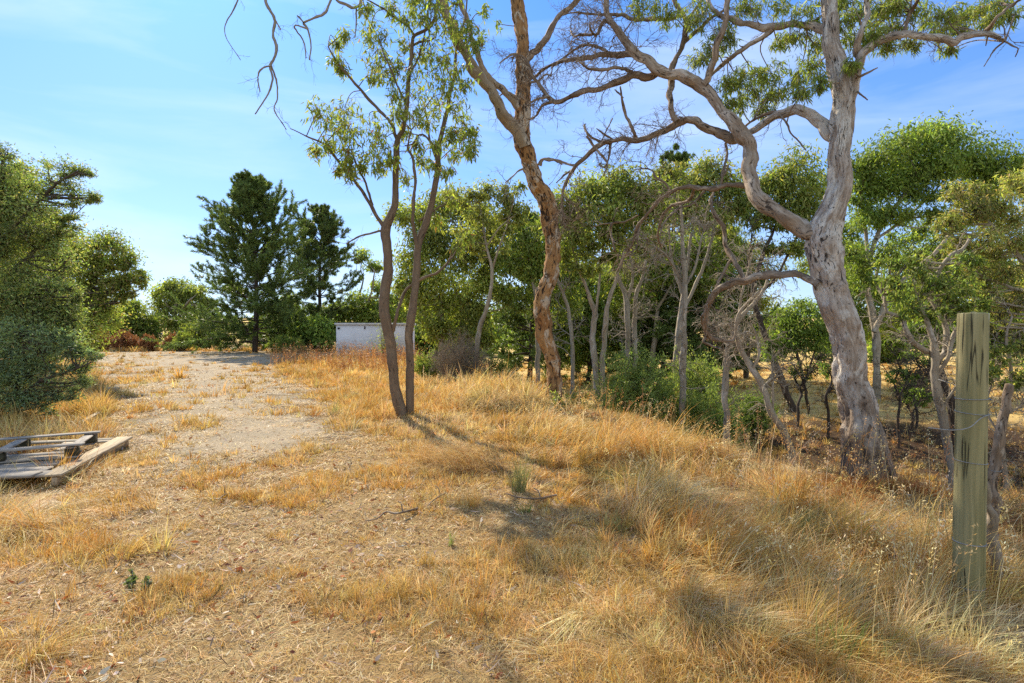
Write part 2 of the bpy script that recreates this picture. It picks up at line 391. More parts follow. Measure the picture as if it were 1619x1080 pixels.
def m_ground():
    m = NT('dry_ground'); tc = m.n('ShaderNodeNewGeometry').outputs['Position']
    a = m.attr('col').outputs['Color']     # r: bare soil, g: dark gully soil with tree shade painted in, b: far paddock
    sp = m.n('ShaderNodeSeparateColor'); m.l(a, sp.inputs[0])
    n1 = m.noise(tc, 1.3, 6, .6); n2 = m.noise(tc, 14, 6, .7); n3 = m.noise(tc, 60, 4, .7)
    straw = m.mix(m.ramp(n2, [(.3, 0.0), (.7, 1.0)]), (.24, .14, .05), (.44, .29, .125))
    straw = m.mix(m.ramp(n1, [(.35, 0.0), (.7, .7)]), straw, (.36, .25, .14))
    soil = m.mix(m.ramp(n2, [(.3, 0.0), (.7, 1.0)]), (.38, .26, .115), (.21, .135, .06))
    soil = m.mix(m.ramp(n3, [(.52, 0.0), (.66, .7)]), soil, (.10, .068, .042)); soil = m.mix(m.ramp(n1, [(.52, 0.0), (.66, .8)]), soil, m.mix(n2, (.47, .36, .19), (.34, .245, .125)))
    c = m.mix(m.ramp(m.math('ADD', sp.outputs[0], m.math('MULTIPLY', m.math('SUBTRACT', n1, .5), .8)), [(.3, 0.0), (.65, 1.0)]), straw, soil)
    c = m.mix(m.ramp(n3, [(.3, .55), (.5, 0.0)]), c, (.14, .09, .045))
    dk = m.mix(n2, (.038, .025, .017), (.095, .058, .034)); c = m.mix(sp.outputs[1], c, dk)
    pad = m.mix(m.ramp(m.noise(tc, .35, 6, .65), [(.3, 0.0), (.7, 1.0)]), (.66, .475, .175), (.52, .36, .125)); pad = m.mix(m.ramp(n2, [(.3, .5), (.6, 0.0)]), pad, (.30, .20, .08))
    c = m.mix(sp.outputs[2], c, pad)
    h = m.math('ADD', n2, m.math('MULTIPLY', n3, .6)); m.pbr(c, .95, m.bump(h, .9, .03), .05); return m.m
M['ground'] = m_ground()
def m_gravel():
    m = NT('gravel'); tc = m.n('ShaderNodeNewGeometry').outputs['Position']
    a = m.attr('col').outputs['Color']; sp = m.n('ShaderNodeSeparateColor'); m.l(a, sp.inputs[0])
    n1 = m.noise(tc, .8, 6, .6); n2 = m.noise(tc, 9, 6, .7); n3 = m.noise(tc, 55, 4, .75)
    c = m.mix(m.ramp(n2, [(.3, 0.0), (.7, 1.0)]), (.33, .265, .175), (.43, .35, .235)); c = m.mix(m.ramp(n3, [(.4, .7), (.52, 0.0)]), c, (.15, .13, .11))
    c = m.mix(m.ramp(n3, [(.62, 0.0), (.7, .7)]), c, (.50, .45, .38)); c = m.mix(m.ramp(n1, [(.5, 0.0), (.7, .6)]), c, (.46, .36, .235))
    p = m.pbr(c, .95, m.bump(m.math('ADD', n2, n3), .8, .025), .05, link=False)
    t = m.n('ShaderNodeBsdfTransparent'); x = m.n('ShaderNodeMixShader')
    f = m.math('ADD', sp.outputs[0], m.math('ADD', m.math('MULTIPLY', m.math('SUBTRACT', n2, .5), .5), m.math('MULTIPLY', m.math('SUBTRACT', n1, .5), 1.1)))
    m.l(m.ramp(f, [(.40, 0.0), (.56, 1.0)]), x.inputs[0]); m.l(t.outputs[0], x.inputs[1]); m.l(p, x.inputs[2]); m.l(x.outputs[0], m.out.inputs[0]); return m.m
M['gravel'] = m_gravel()
# ---------- ground sheet ----------
def gridmesh(xs, ys, zoff=0.0):
    X, Y = np.meshgrid(xs, ys); Z = H(X, Y)+zoff; nx = len(xs)
    v = np.stack([X, Y, Z], -1).reshape(-1, 3)
    i = np.arange(len(ys)-1)[:, None]*nx; j = np.arange(nx-1)[None]
    return X, Y, v, np.stack([i+j, i+j+1, i+nx+j+1, i+nx+j], -1)
def ground_fields(x, y):
    tr = polysd(x, y, TRACK); tl = polysd(x, y, TALL); hy = polysd(x, y, HAY); go = polysd(x, y, GOLD); d = bankd(x, y)
    return tr, tl, hy, go, d
def build_ground():
    e = np.concatenate([np.linspace(0, 12, 110), 12*np.geomspace(1, 45, 70)[1:]]); xs = np.concatenate([-e[:0:-1], e])
    ys = np.concatenate([np.linspace(-6, 1, 8)[:-1], np.linspace(1, 22, 210), 22*np.geomspace(1, 22, 90)[1:]])
    X, Y, v, q = gridmesh(xs, ys)
    x, y = X.ravel(), Y.ravel(); tr, tl, hy, go, d = ground_fields(x, y)
    bare = .62*sstep(.6, -.6, tl)*sstep(.3, -.3, hy)*sstep(.3, -.4, go)
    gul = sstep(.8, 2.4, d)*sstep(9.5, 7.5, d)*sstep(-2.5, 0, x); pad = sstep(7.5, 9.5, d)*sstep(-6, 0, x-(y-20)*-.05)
    pad = np.maximum(pad, sstep(55, 75, y))
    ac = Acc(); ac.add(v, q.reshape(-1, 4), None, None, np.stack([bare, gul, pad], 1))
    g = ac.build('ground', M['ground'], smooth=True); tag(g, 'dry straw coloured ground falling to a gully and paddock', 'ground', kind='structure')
    # gravel sheet
    p = np.array(TRACK); xs = np.arange(p[:, 0].min()-1.5, p[:, 0].max()+1.5, .22); ys = np.concatenate([np.arange(6, 16, .15), np.arange(16, p[:, 1].max()+2, .4)])
    X, Y, v, q = gridmesh(xs, ys, .006); sd = polysd(X.ravel(), Y.ravel(), TRACK)
    wd = np.clip(Y.ravel()*.24, 2.0, 3.2); ed = np.clip(.5+sd/wd*.5, 0, 1); q = q.reshape(-1, 4); keep = ed[q].max(1) > .01
    used = np.unique(q[keep]); rm = np.full(len(v), -1); rm[used] = np.arange(len(used))
    ac = Acc(); ac.add(v[used], rm[q[keep]], None, None, np.repeat(ed[used][:, None], 3, 1))
    g = ac.build('gravel_track', M['gravel'], smooth=True); tag(g, 'pale grey gravel track curving away past the pines', 'track', kind='structure')

STRAW = [(0.56, 0.394, 0.142), (0.64, 0.473, 0.202), (0.7, 0.561, 0.292), (0.49, 0.315, 0.09), (0.42, 0.261, 0.073), (0.57, 0.433, 0.202)]
GOLDC = [(.56, .37, .105), (.62, .44, .165), (.50, .30, .07), (.68, .53, .27), (.44, .245, .06)]
GREY = [(0.52, 0.414, 0.232), (0.62, 0.502, 0.301), (0.38, 0.286, 0.146), (0.46, 0.335, 0.163)]
RUST = [(.38, .19, .07), (.45, .26, .11), (.31, .15, .055), (.51, .34, .17)]
def scatter(n, y0, y1, power=1.6, margin=1.6):
    """points over the visible wedge, density ~ Y^-power"""
    u = R.uniform(0, 1, n); a = 2-power
    y = (y0**a+u*(y1**a-y0**a))**(1/a); hw = .92*y+margin
    return R.uniform(-1, 1, n)*hw, y
def swirl(x, y, s=40, f=.7):
    a = 2*np.pi*1.6*fbm(x*f, y*f, s, 2)
    return np.stack([np.cos(a), np.sin(a)], 1)
def sel(mask, *arrs): return [a[mask] for a in arrs]
def pixw(y, px): return px*y/F          # width in metres of px photo pixels at distance y
def tufts(ac, x, y, nb, spread, h, wpx, ld, lm, splay, cols, lev=4, var=.16, tv=.14):
    """tussocks: centres x,y with nb blades each leaning along ld*lm and splaying out"""
    n = len(x); rep = np.repeat(np.arange(n), nb); m = len(rep); off = R.normal(size=(m, 2))
    bx, by = x[rep]+off[:, 0]*spread[rep], y[rep]+off[:, 1]*spread[rep]
    ln = ld[rep]*lm[rep][:, None]+off*splay[rep][:, None]*.5+R.normal(size=(m, 2))*.22
    hh = h[rep]*R.uniform(.45, 1.2, m); c = cols[rep]*np.exp(R.normal(size=(m, 1))*var)*(1+R.normal(size=(m, 3))*.05)
    w = np.maximum(R.uniform(.0022, .0048, m), pixw(by, wpx)*R.uniform(.7, 1.5, m))
    blades(ac, np.stack([bx, by, H(bx, by)-.012], 1), hh, w, ln, np.clip(c, .01, .9), lev)

def clear(x, y):
    """grass thins out around the trunks and just in front of them"""
    f = np.ones_like(x)
    for cx, cy, rx, ry in ((3.62, 5.25, .62, .85), (3.1, 4.75, .5, .7), (.8, 10.5, .42, .8), (-1.8, 9.6, .3, .5)):
        f = f*(1-.93*np.exp(-(((x-cx)/rx)**2+((y-cy)/ry)**2)**2))
    return f
def build_grass():
    # thatch: short straws lying every way, and small tufts between bare patches
    x, y = scatter(800000, 2.1, 48, 1.7); tr, tl, hy, go, d = ground_fields(x, y)
    cl = fbm(x*1.7, y*1.7, 31, 3); fine = fbm(x*6, y*6, 33, 2); wob = (fbm(x*.9, y*.9, 37, 2)-.5)*1.4
    dens = np.where(tr+wob*3 > .2, .10+.55*sstep(.46, .60, cl)*sstep(3.2, 0, tr), .30+.70*sstep(.38, .58, cl*.45+fine*.55))
    dens = np.where((tr > -.4)&(y > 18), dens*.4, dens); dens = np.where(d > 1.5, .2, dens); dens = np.where(tl > 1.5, dens*.5, dens)
    x, y, tr, cl, fine = sel(R.uniform(0, 1, len(x)) < dens, x, y, tr, cl, fine); n = len(x)
    w = np.maximum(R.uniform(.0018, .0042, n), pixw(y, .95)*R.uniform(.7, 1.4, n)); rd = unit(R.normal(size=(n, 2)))
    L = R.uniform(.03, .10, n)*np.clip(y/5, 1, 2)**.6; lean = rd*R.uniform(1.4, 3.4, (n, 1))
    c = np.where((R.uniform(0, 1, n) < .22)[:, None], palette(R, n, GREY+[(.72, .62, .44)], .22), palette(R, n, STRAW, .22))
    c = np.where((R.uniform(0, 1, n) < .22)[:, None], palette(R, n, RUST+[(.16, .10, .055), (.12, .08, .05)], .25), c)
    ac = Acc(); blades(ac, np.stack([x, y, H(x, y)-.002+R.uniform(0, .012, n)], 1), L, w, lean, c, 3)
    x, y = scatter(60000, 2.1, 40, 1.75); tr, tl, hy, go, d = ground_fields(x, y); cl = fbm(x*1.5, y*1.5, 35, 3); hue = fbm(x*.8, y*.8, 51, 3)
    dens = sstep(.42, .58, cl)*np.where(tr > -.2, .10+.25*sstep(2.2, 0, tr), 1)*np.where(d > 1, .2, 1)*clear(x, y)+.06*(tr < 0)
    x, y, tr, tl, cl, hue = sel(R.uniform(0, 1, len(x)) < dens, x, y, tr, tl, cl, hue); n = len(x)
    cols = np.where((hue+R.normal(size=n)*.06 > .50)[:, None], palette(R, n, GOLDC, .12), palette(R, n, STRAW, .12))
    tufts(ac, x, y, 20, R.uniform(.012, .04, n)*np.clip(y/5, 1, 2), R.uniform(.04, .12, n)*(.7+.8*sstep(.5, .65, cl))*np.clip(y/6, 1, 1.6), 1.0, unit(R.normal(size=(n, 2))), R.uniform(.1, .8, n), R.uniform(.5, 1.3, n), cols, 3)
    g = ac.build('short_dry_grass', M['straw']); tag(g, 'short straw coloured grass and thatch thinly covering the open ground', 'grass', kind='stuff')
    # golden medium grass: hay corner at the lower left, the band behind the twin trunks, under the cedar, end of the track
    x, y = scatter(30000, 2.1, 42, 1.5); tr, tl, hy, go, d = ground_fields(x, y); wob = (fbm(x*1.2, y*1.2, 61, 3)-.5); cl = fbm(x*1.3, y*1.3, 63, 3)
    f_h = sstep(-.6, .6, hy+wob*2.0); f_g = sstep(-.5, .8, go+wob*2.5)
    side = sstep(-1.2, .4, (-6.0-.25*(y-8))-x)*sstep(7.2, 8.4, y)*sstep(26, 17, y); back = sstep(34, 38, y)*sstep(-.2, .4, -tr)*sstep(5, 0, x+4); pad = sstep(8.5, 10, d)*.12
    dens = np.maximum.reduce([f_h, f_g, side, back, pad])*(.25+.75*sstep(.36, .55, cl)); dens = np.where(tr > -.25, dens*.05, dens)*clear(x, y)
    x, y, f_h, f_g, cl, back, side = sel(R.uniform(0, 1, len(x)) < dens, x, y, f_h, f_g, cl, back, side); n = len(x)
    h = R.uniform(.12, .30, n)*(.55+.8*sstep(.35, .65, cl))*np.where(f_h > .5, .95, 1.1)*np.where(back > .5, 1.5, 1)*np.where(side > .5, 1.25, 1); hay = f_h > .4
    cols = palette(R, n, GOLDC+STRAW[:3], .14); cols = np.where((hay&(R.uniform(0, 1, n) < .4))[:, None], palette(R, n, STRAW[:3]+GREY[:2], .14), cols)
    ac = Acc(); tufts(ac, x, y, 30, R.uniform(.02, .07, n)*np.clip(y/6, 1, 2.4), h*np.where(hay, 1.25, 1), 1.05, unit(swirl(x, y, 65, .9)+R.normal(size=(n, 2))*.6), np.where(hay, R.uniform(.6, 2.6, n), R.uniform(.1, .9, n)), R.uniform(.4, 1.1, n), cols, 4)
    g = ac.build('golden_dry_grass', M['straw']); tag(g, 'golden dry grass and flattened hay beside the gravel', 'grass', kind='stuff')
    # tall grass slope on the right
    x, y = scatter(26000, 1.9, 16, 1.25, 1.6); tr, tl, hy, go, d = ground_fields(x, y); wob = (fbm(x*1.3, y*1.3, 71, 3)-.5)
    f = sstep(-.6, .7, tl+wob*1.7); cl = fbm(x*1.0, y*1.0, 73, 3); cf = fbm(x*2.6, y*2.6, 74, 2)
    pth = np.hypot(x-.25, (y-5.1)*.8); dens = f*(.22+.78*sstep(.36, .54, cl*.6+cf*.4))*sstep(1.6, -.2, d)*(.2+.8*sstep(.3, 1.1, pth))*clear(x, y)
    x, y, f, cl, cf, d, tl = sel(R.uniform(0, 1, len(x)) < dens, x, y, f, cl, cf, d, tl); n = len(x); tall = sstep(.2, 2.2, tl)
    h = (.13+.40*tall)*R.uniform(.55, 1.3, n)*(.55+.8*sstep(.34, .64, cl))*(1-.72*sstep(-2.0, -.2, d)*sstep(4, 5.5, y))*(.5+.5*sstep(2.2, 3.2, y))
    mat = R.uniform(0, 1, n) < .25+.5*sstep(.44, .6, cf); lm = np.where(mat, R.uniform(1.0, 2.4, n), R.uniform(.15, 1.0, n))
    ld = unit(swirl(x, y, 75, .5)*1.2+R.normal(size=(n, 2))*.5+np.array([.5, .1])); hue = fbm(x*.75, y*.75, 77, 2)+R.normal(size=n)*.07
    cols = palette(R, n, STRAW, .13); cols = np.where((hue > .56)[:, None], palette(R, n, GOLDC, .13), cols); cols = np.where((hue < .41)[:, None], palette(R, n, GREY[:2]+STRAW[2:3], .14), cols)
    cols = np.where(((d > -1.6)&(R.uniform(0, 1, n) < .45))[:, None], palette(R, n, RUST+GOLDC[:2], .16), cols)
    grn = R.uniform(0, 1, n) < .16*sstep(.52, .62, fbm(x*1.4, y*1.4, 79, 2)); cols = np.where(grn[:, None], palette(R, n, [(.26, .27, .09), (.34, .33, .13)], .15), cols)
    ac = Acc(); tufts(ac, x, y, 40, R.uniform(.02, .06, n)*np.clip(y/5, 1, 1.6), h*np.where(mat, 1.3, 1), 1.05, ld, lm, R.uniform(.3, 1.0, n), cols, 5)
    g = ac.build('tall_dry_grass', M['straw']); tag(g, 'thick tall straw grass swept over the slope by the posts', 'grass', kind='stuff')
    # seed-headed stems: slope and bank top
    x, y = scatter(10000, 2.5, 15, 1.3, 1.5); tr, tl, hy, go, d = ground_fields(x, y); bank = np.exp(-((d+.2)/.7)**2)*sstep(-.3, .6, x)*(fbm(x*1.1, y*1.1, 83, 2) > .44)
    x, y, d, bank = sel(R.uniform(0, 1, len(x)) < np.maximum(sstep(.6, 1.6, tl)*sstep(.3, -1, d)*.36, bank*.9), x, y, d, bank); n = len(x)
    h = R.uniform(.4, .85, n)*np.where(bank > .4, 1.05, .85)*sstep(1.5, 3.0, y); lean = unit(R.normal(size=(n, 2))+[.6, 0])*R.uniform(.05, .8, (n, 1))
    cc = np.where((bank*R.uniform(.3, 1.3, n) > .4)[:, None], palette(R, n, RUST+[(.54, .35, .16)], .15), palette(R, n, STRAW[:3]+[(.74, .62, .40)], .12))
    base = np.stack([x, y, H(x, y)-.01], 1); ac = Acc(); blades(ac, base, h, np.maximum(.0026, pixw(y, 1.0)), lean, cc, 6); m = np.linalg.norm(lean, axis=1); kk = 1/np.sqrt(1+.6*m*m)
    for rep in range(18):
        t = R.uniform(.62, 1, n); p = base.copy(); p[:, :2] += lean*(h*kk*t**1.6)[:, None]; p[:, 2] += h*kk*(t-.42*np.minimum(m, 1.7)*t**2)
        leaves(ac, p+R.normal(size=p.shape)*.014, R.normal(size=(n, 3))+[0, 0, -.5], R.uniform(.014, .034, n), np.maximum(R.uniform(.005, .009, n), pixw(y, 1.2)), np.clip(cc*R.uniform(.85, 1.3, (n, 1)), 0, .9))
    g = ac.build('seeding_grass', M['straw']); tag(g, 'tall thin seed headed grass stems along the bank edge', 'grass', kind='stuff')
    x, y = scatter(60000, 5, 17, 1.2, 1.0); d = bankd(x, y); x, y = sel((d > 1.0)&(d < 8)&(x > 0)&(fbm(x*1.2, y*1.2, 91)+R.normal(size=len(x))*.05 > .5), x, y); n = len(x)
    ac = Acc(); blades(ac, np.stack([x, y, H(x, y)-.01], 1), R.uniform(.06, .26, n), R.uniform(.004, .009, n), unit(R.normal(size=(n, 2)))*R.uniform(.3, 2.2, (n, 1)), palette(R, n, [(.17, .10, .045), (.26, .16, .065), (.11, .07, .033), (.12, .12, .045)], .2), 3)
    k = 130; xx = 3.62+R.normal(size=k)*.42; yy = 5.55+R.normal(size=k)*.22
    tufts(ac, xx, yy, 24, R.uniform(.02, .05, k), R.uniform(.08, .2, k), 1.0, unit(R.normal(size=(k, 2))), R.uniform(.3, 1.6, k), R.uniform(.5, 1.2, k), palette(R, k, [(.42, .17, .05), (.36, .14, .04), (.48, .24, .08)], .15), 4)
    g = ac.build('gully_grass', M['straw']); tag(g, 'brown trampled grass in the shaded gully under the trees', 'grass', kind='stuff')

def build_litter():
    x, y = scatter(42000, 2.1, 22, 1.6); tr, tl, hy, go, d = ground_fields(x, y)
    k = (R.uniform(0, 1, len(x)) < np.where(tl > 1.0, .25, 1)*np.where(hy > .4, .3, 1)*np.where(tr > .2, .5, 1)*(.35+sstep(.4, .65, fbm(x*.9, y*.9, 101)))) ; x, y = x[k], y[k]; n = len(x)
    p = np.stack([x, y, H(x, y)+R.uniform(.004, .02, n)], 1)
    typ = R.uniform(0, 1, n); L = np.where(typ < .5, R.uniform(.018, .06, n), R.uniform(.02, .13, n)); W = np.where(typ < .5, L*R.uniform(.22, .5, n), R.uniform(.003, .009, n))
    c = np.where((typ < .26)[:, None], palette(R, n, [(.42, .15, .05), (.36, .12, .045), (.48, .22, .07), (.25, .10, .06)], .25),
        np.where((typ < .6)[:, None], palette(R, n, [(.60, .49, .36), (.66, .57, .45), (.45, .33, .22)], .18), palette(R, n, [(.17, .12, .08), (.12, .085, .06), (.42, .34, .25), (.55, .45, .33)], .2)))
    d3 = np.concatenate([R.normal(size=(n, 2)), R.normal(size=(n, 1))*.18], 1)
    ac = Acc(); leaves(ac, p, d3, L, np.maximum(W, pixw(y, 1.3)), c, True, .3)
    g = ac.build('leaf_litter', M['litter']); tag(g, 'fallen gum leaves, bark strips and twigs on the bare ground', 'litter', kind='stuff')
# ---------- tree builders ----------
GUM = [(0.198, 0.277, 0.054), (0.268, 0.342, 0.07), (0.151, 0.221, 0.054), (0.372, 0.42, 0.089), (0.302, 0.31, 0.106)]
BRIGHT = [(0.23, 0.279, 0.061), (0.267, 0.312, 0.076), (0.176, 0.218, 0.051), (0.32, 0.339, 0.102)]
OLIVE = [(0.237, 0.267, 0.068), (0.316, 0.328, 0.086), (0.168, 0.209, 0.06), (0.395, 0.378, 0.12)]
YELL = [(0.256, 0.292, 0.078), (0.324, 0.332, 0.106), (0.189, 0.229, 0.063), (0.365, 0.304, 0.119), (0.406, 0.304, 0.141)]
DARKG = [(0.154, 0.222, 0.056), (0.209, 0.289, 0.065), (0.11, 0.162, 0.046), (0.264, 0.342, 0.075)]
PINE = [(0.129, 0.183, 0.052), (0.164, 0.237, 0.063), (0.102, 0.138, 0.045), (0.237, 0.289, 0.07)]
CEDAR = [(0.274, 0.398, 0.167), (0.328, 0.475, 0.19), (0.185, 0.27, 0.113), (0.438, 0.524, 0.167)]
REDL = [(.30, .12, .05), (.24, .13, .06)]

def limbpx(acc, pts, Y0, Y1=None, wav=.12, step=.07, sides=9, lump=.07, root=None, end=None, rng=R, wk=1.0, flute=0, rough=0.0, kink=.5):
    p = np.array(pts, float); Y1 = Y0 if Y1 is None else Y1
    s = np.concatenate([[0], np.cumsum(np.hypot(*np.diff(p[:, :2], axis=0).T))]); t = s/s[-1]
    ph = rng.uniform(0, 6.28, 2)
    Y = Y0+(Y1-Y0)*t+wav*np.minimum(t*4, 1)*(np.sin(t*7+ph[0])-np.sin(ph[0]))*.6
    w = np.stack([(p[:, 0]-CX)/F*Y, Y, CAMZ-(p[:, 1]-HY)/F*Y, p[:, 2]*.5*Y/F*wk], 1)
    if root is not None: w = np.vstack([root, w])
    if end is not None: w = np.vstack([w, end])
    w = smooth_path(w, step); n = len(w)
    if kink:      # knees, swellings and small changes of course
        s = np.concatenate([[0], np.cumsum(np.linalg.norm(np.diff(w[:, :3], axis=0), axis=1))]); sd = int(rng.integers(0, 9999)); r0 = np.maximum(w[:, 3].mean(), .01)
        for k in range(3): w[:, k] += kink*w[:, 3]*np.minimum(s/(r0*4), 1)*((vn(s/(r0*5), s*0, sd+k)-.5)*1.3+(vn(s/(r0*2.2), s*0, sd+7+k)-.5)*.7)
        w[:, 3] *= 1+.55*kink*(vn(s/(r0*3.5), s*0, sd+11)-.5)
    w[:, 3] = np.maximum(w[:, 3], .0025)
    tube(acc, w[:, :3], w[:, 3], sides, lump, rng=rng, flute=flute, rough=rough); return w

def twigset(acc, rng, paths, n, L, r, levels=2, mult=(4, 3), grav=0, curl=.28, t0=.25, K=6, ang=(.4, 1.1), sides=4, up=0, lr=.55):
    """dead or leafless twigs sprouting from (N,4) limb paths; returns last-level paths"""
    st, tg = [], []
    for p, k in zip(paths, n if hasattr(n, '__len__') else [n]*len(paths)):
        a, b = pick1(rng, p[:, :3], k, t0, 1); st.append(a); tg.append(b)
    st, tg = np.concatenate(st), np.concatenate(tg); out = []
    for lv in range(levels):
        pp = sprout(rng, st, tg, L*rng.uniform(.5, 1.2, len(st)), K, ang, curl, grav, up)
        tubes(acc, pp, r, r*.4, sides); out.append(pp)
        if lv < levels-1:
            st, tg = pick(rng, pp, mult[lv], .25, 1); L *= lr; r *= .55; sides = 3
    return out

def sprays(acc, rng, pp, n, L, W, cols, spread=.06, hang=1.2, detail=True, t0=.35, w=None, var=.2):
    st, tg = pick(rng, pp, n, t0, 1.0); m = len(st)
    d = unit(tg*.3+rng.normal(size=(m, 3))*.6+np.array([0, 0, -hang])); st = st+rng.normal(size=(m, 3))*spread*.3
    leaves(acc, st, d, rng.uniform(.6, 1.25, m)*L, rng.uniform(.7, 1.2, m)*W, palette(rng, m, cols, var, w), detail, .25, rng)

def cluster_leaves(acc, tw, rng, clumps, L, W, cols, per, stems=None, w=None, detail=True, rt=.006, hang=.8, nt=None):
    """clumps in world space (x,y,z,rx,rz): small leafy twig fans inside each"""
    for c in clumps:
        x, y, z, rx, rz = c; ctr = V(x, y, z); n = nt or max(4, int(10*(rx*rz)/.04))
        u = unit(rng.normal(size=(n, 3)))*rng.uniform(.3, 1.25, (n, 1))
        tgt = ctr+u*np.array([rx, rx, rz]); src = ctr+np.array([0, 0, -rz*.2])+rng.normal(size=(n, 3))*rx*.38
        if stems is not None:
            q = stems; dd = np.linalg.norm(q[None, :, :3]-ctr, axis=2)[0]; a = q[np.argmin(dd)][:3]
            mid = (a+ctr)/2+V(0, 0, .1*np.linalg.norm(a-ctr))
            bp = smooth_path(np.array([a, mid+rng.normal(size=3)*.05, src.mean(0)]), .08); tube(tw, bp, np.linspace(rt*1.8, rt, len(bp)), 5, .05, rng=rng)
        t = np.linspace(0, 1, 5)[None, :, None]; cv = np.sin(t*np.pi)*np.array([0, 0, 1])*rx*.15
        pp = src[:, None]*(1-t)+tgt[:, None]*t+cv+rng.normal(size=(n, 5, 3))*rx*.04*t
        tubes(tw, pp, rt*.6, rt*.25, 3)
        sprays(acc, rng, pp, per, L, W, cols, L*.6, hang, detail, .25, w)

def stem_paths(tr, stems, Y, rng, sides=8, lump=.06, wav=None, ground=True):
    out = []
    for k, s in enumerate(stems):
        root = None
        if ground and not (len(s[0]) > 3):
            b = G(s[0][0], Y); root = [b[0], b[1], b[2]-.15, s[0][2]*.6*Y/F]
        out.append(limbpx(tr, [a[:3] for a in s], Y, Y+rng.uniform(-.03, .03)*Y*(k > 0), wav if wav is not None else .012*Y, .012*Y, sides, lump, root, rng=rng))
    return out

def bgtree(name, label, Y, stems, clumps, cols, L=.12, W=.035, dens=26, per=15, bark='bark_grey', seed=1, cat='tree', group=None, dead=0, mat='farleaf', flat=.85, sag=.8, w=None, fill=4, spread=.97, loose=1.0, limbs=True):
    """stems: px paths; clumps: (px,py,rx,ry[,dY]) in photo pixels at depth Y"""
    rng = np.random.default_rng(seed); b = G(stems[0][0][0], Y); root = thing(name, b, label, cat, group)
    TW = [.10, .075, .05]; tr, tw, lf = Acc(), Acc(), Acc(); sp = stem_paths(tr, stems, Y, rng); allp = np.concatenate(sp)
    if fill: clumps = list(clumps)+[(c[0]+rng.uniform(-1.2, 1.2)*c[2], c[1]+rng.uniform(-.7, 2.1)*c[3], c[2]*rng.uniform(.25, .6), c[3]*rng.uniform(.28, .7)) for c in clumps for _ in range(fill)]
    for c in clumps:
        px, py, rx, ry = c[:4]; dY = c[4] if len(c) > 4 else rng.uniform(-.6, .6)*(rx/F*Y)*1.3
        yy = Y+dY; ctr = P(px, py, yy); rx *= yy/F*spread; rz = ry*yy/F*spread*1.15
        low = allp[allp[:, 2] < ctr[2]-.1*rz]; low = allp if len(low) < 3 else low
        dd = np.linalg.norm(low[:, :3]-ctr, axis=1)+.6*np.abs(low[:, 2]-(ctr[2]-1.2*rz)); a = low[np.argmin(dd)]
        end = ctr-V(0, 0, rz*.45); dist = np.linalg.norm(end-a[:3]); n = max(6, int(dens*2.7*rx*rz*3.1))
        if limbs:
            mid = (a[:3]+end)/2+rng.normal(size=3)*dist*.08+V(0, 0, -.06*dist)
            bp = smooth_path(np.array([a[:3], mid, end]), max(.1, dist/8)); r0 = min(a[3]*.7, .012+.016*dist)
            tube(tr, bp, np.linspace(r0, r0*.4, len(bp)), 6, .06, rng=rng)
        else: r0 = .012
        u = unit(rng.normal(size=(n, 3))); rad = rng.uniform(.15, 1, (n, 1))**.45*np.exp(rng.normal(size=(n, 1))*.14); u = u*rad
        u[:, 2] = np.where(u[:, 2] < 0, u[:, 2]*flat, u[:, 2]); tgt = ctr+u*np.array([rx, rx, rz])
        m = min(n, 14); t = np.linspace(0, 1, 5)[None, :, None]
        src = end+rng.normal(size=(n, 3))*rx*.12; f = rng.uniform(0, .45, (n, 1)); src = src*(1-f)+tgt*f
        pp = src[:, None]*(1-t)+tgt[:, None]*t+np.sin(t*np.pi)*np.array([0, 0, 1])*rx*.12+rng.normal(size=(n, 5, 3))*rx*.03
        tubes(lf, pp[:m*2], r0*.28+.003, .003, 3, col=TW)
        k = per; st = np.repeat(tgt, k, 0)+rng.normal(size=(n*k, 3))*np.array([1, 1, .6])*loose*min(rx, .75)*.55; out = np.repeat(unit(u), k, 0)
        d = unit(out*.35+rng.normal(size=st.shape)*.6+np.array([0, 0, -sag])); q = len(st)
        leaves(lf, st, d, rng.uniform(.6, 1.3, q)*L, rng.uniform(.7, 1.2, q)*W, palette(rng, q, cols, .2, w)*np.repeat(np.exp(rng.normal(size=(n, 1))*.13), k, 0)*np.exp(rng.normal()*.2), False, .2, rng)
    if dead:
        pths = twigset(tw, rng, sp, dead, .05*Y, .0011*Y, 3, (5, 4), -.06, .3, .3)
    tr.build('trunk', M[bark], root, True)
    if tw.n: tw.build('dead_twigs', M[bark], root)
    if lf.n: lf.build('crown', M[mat], root)
    return root

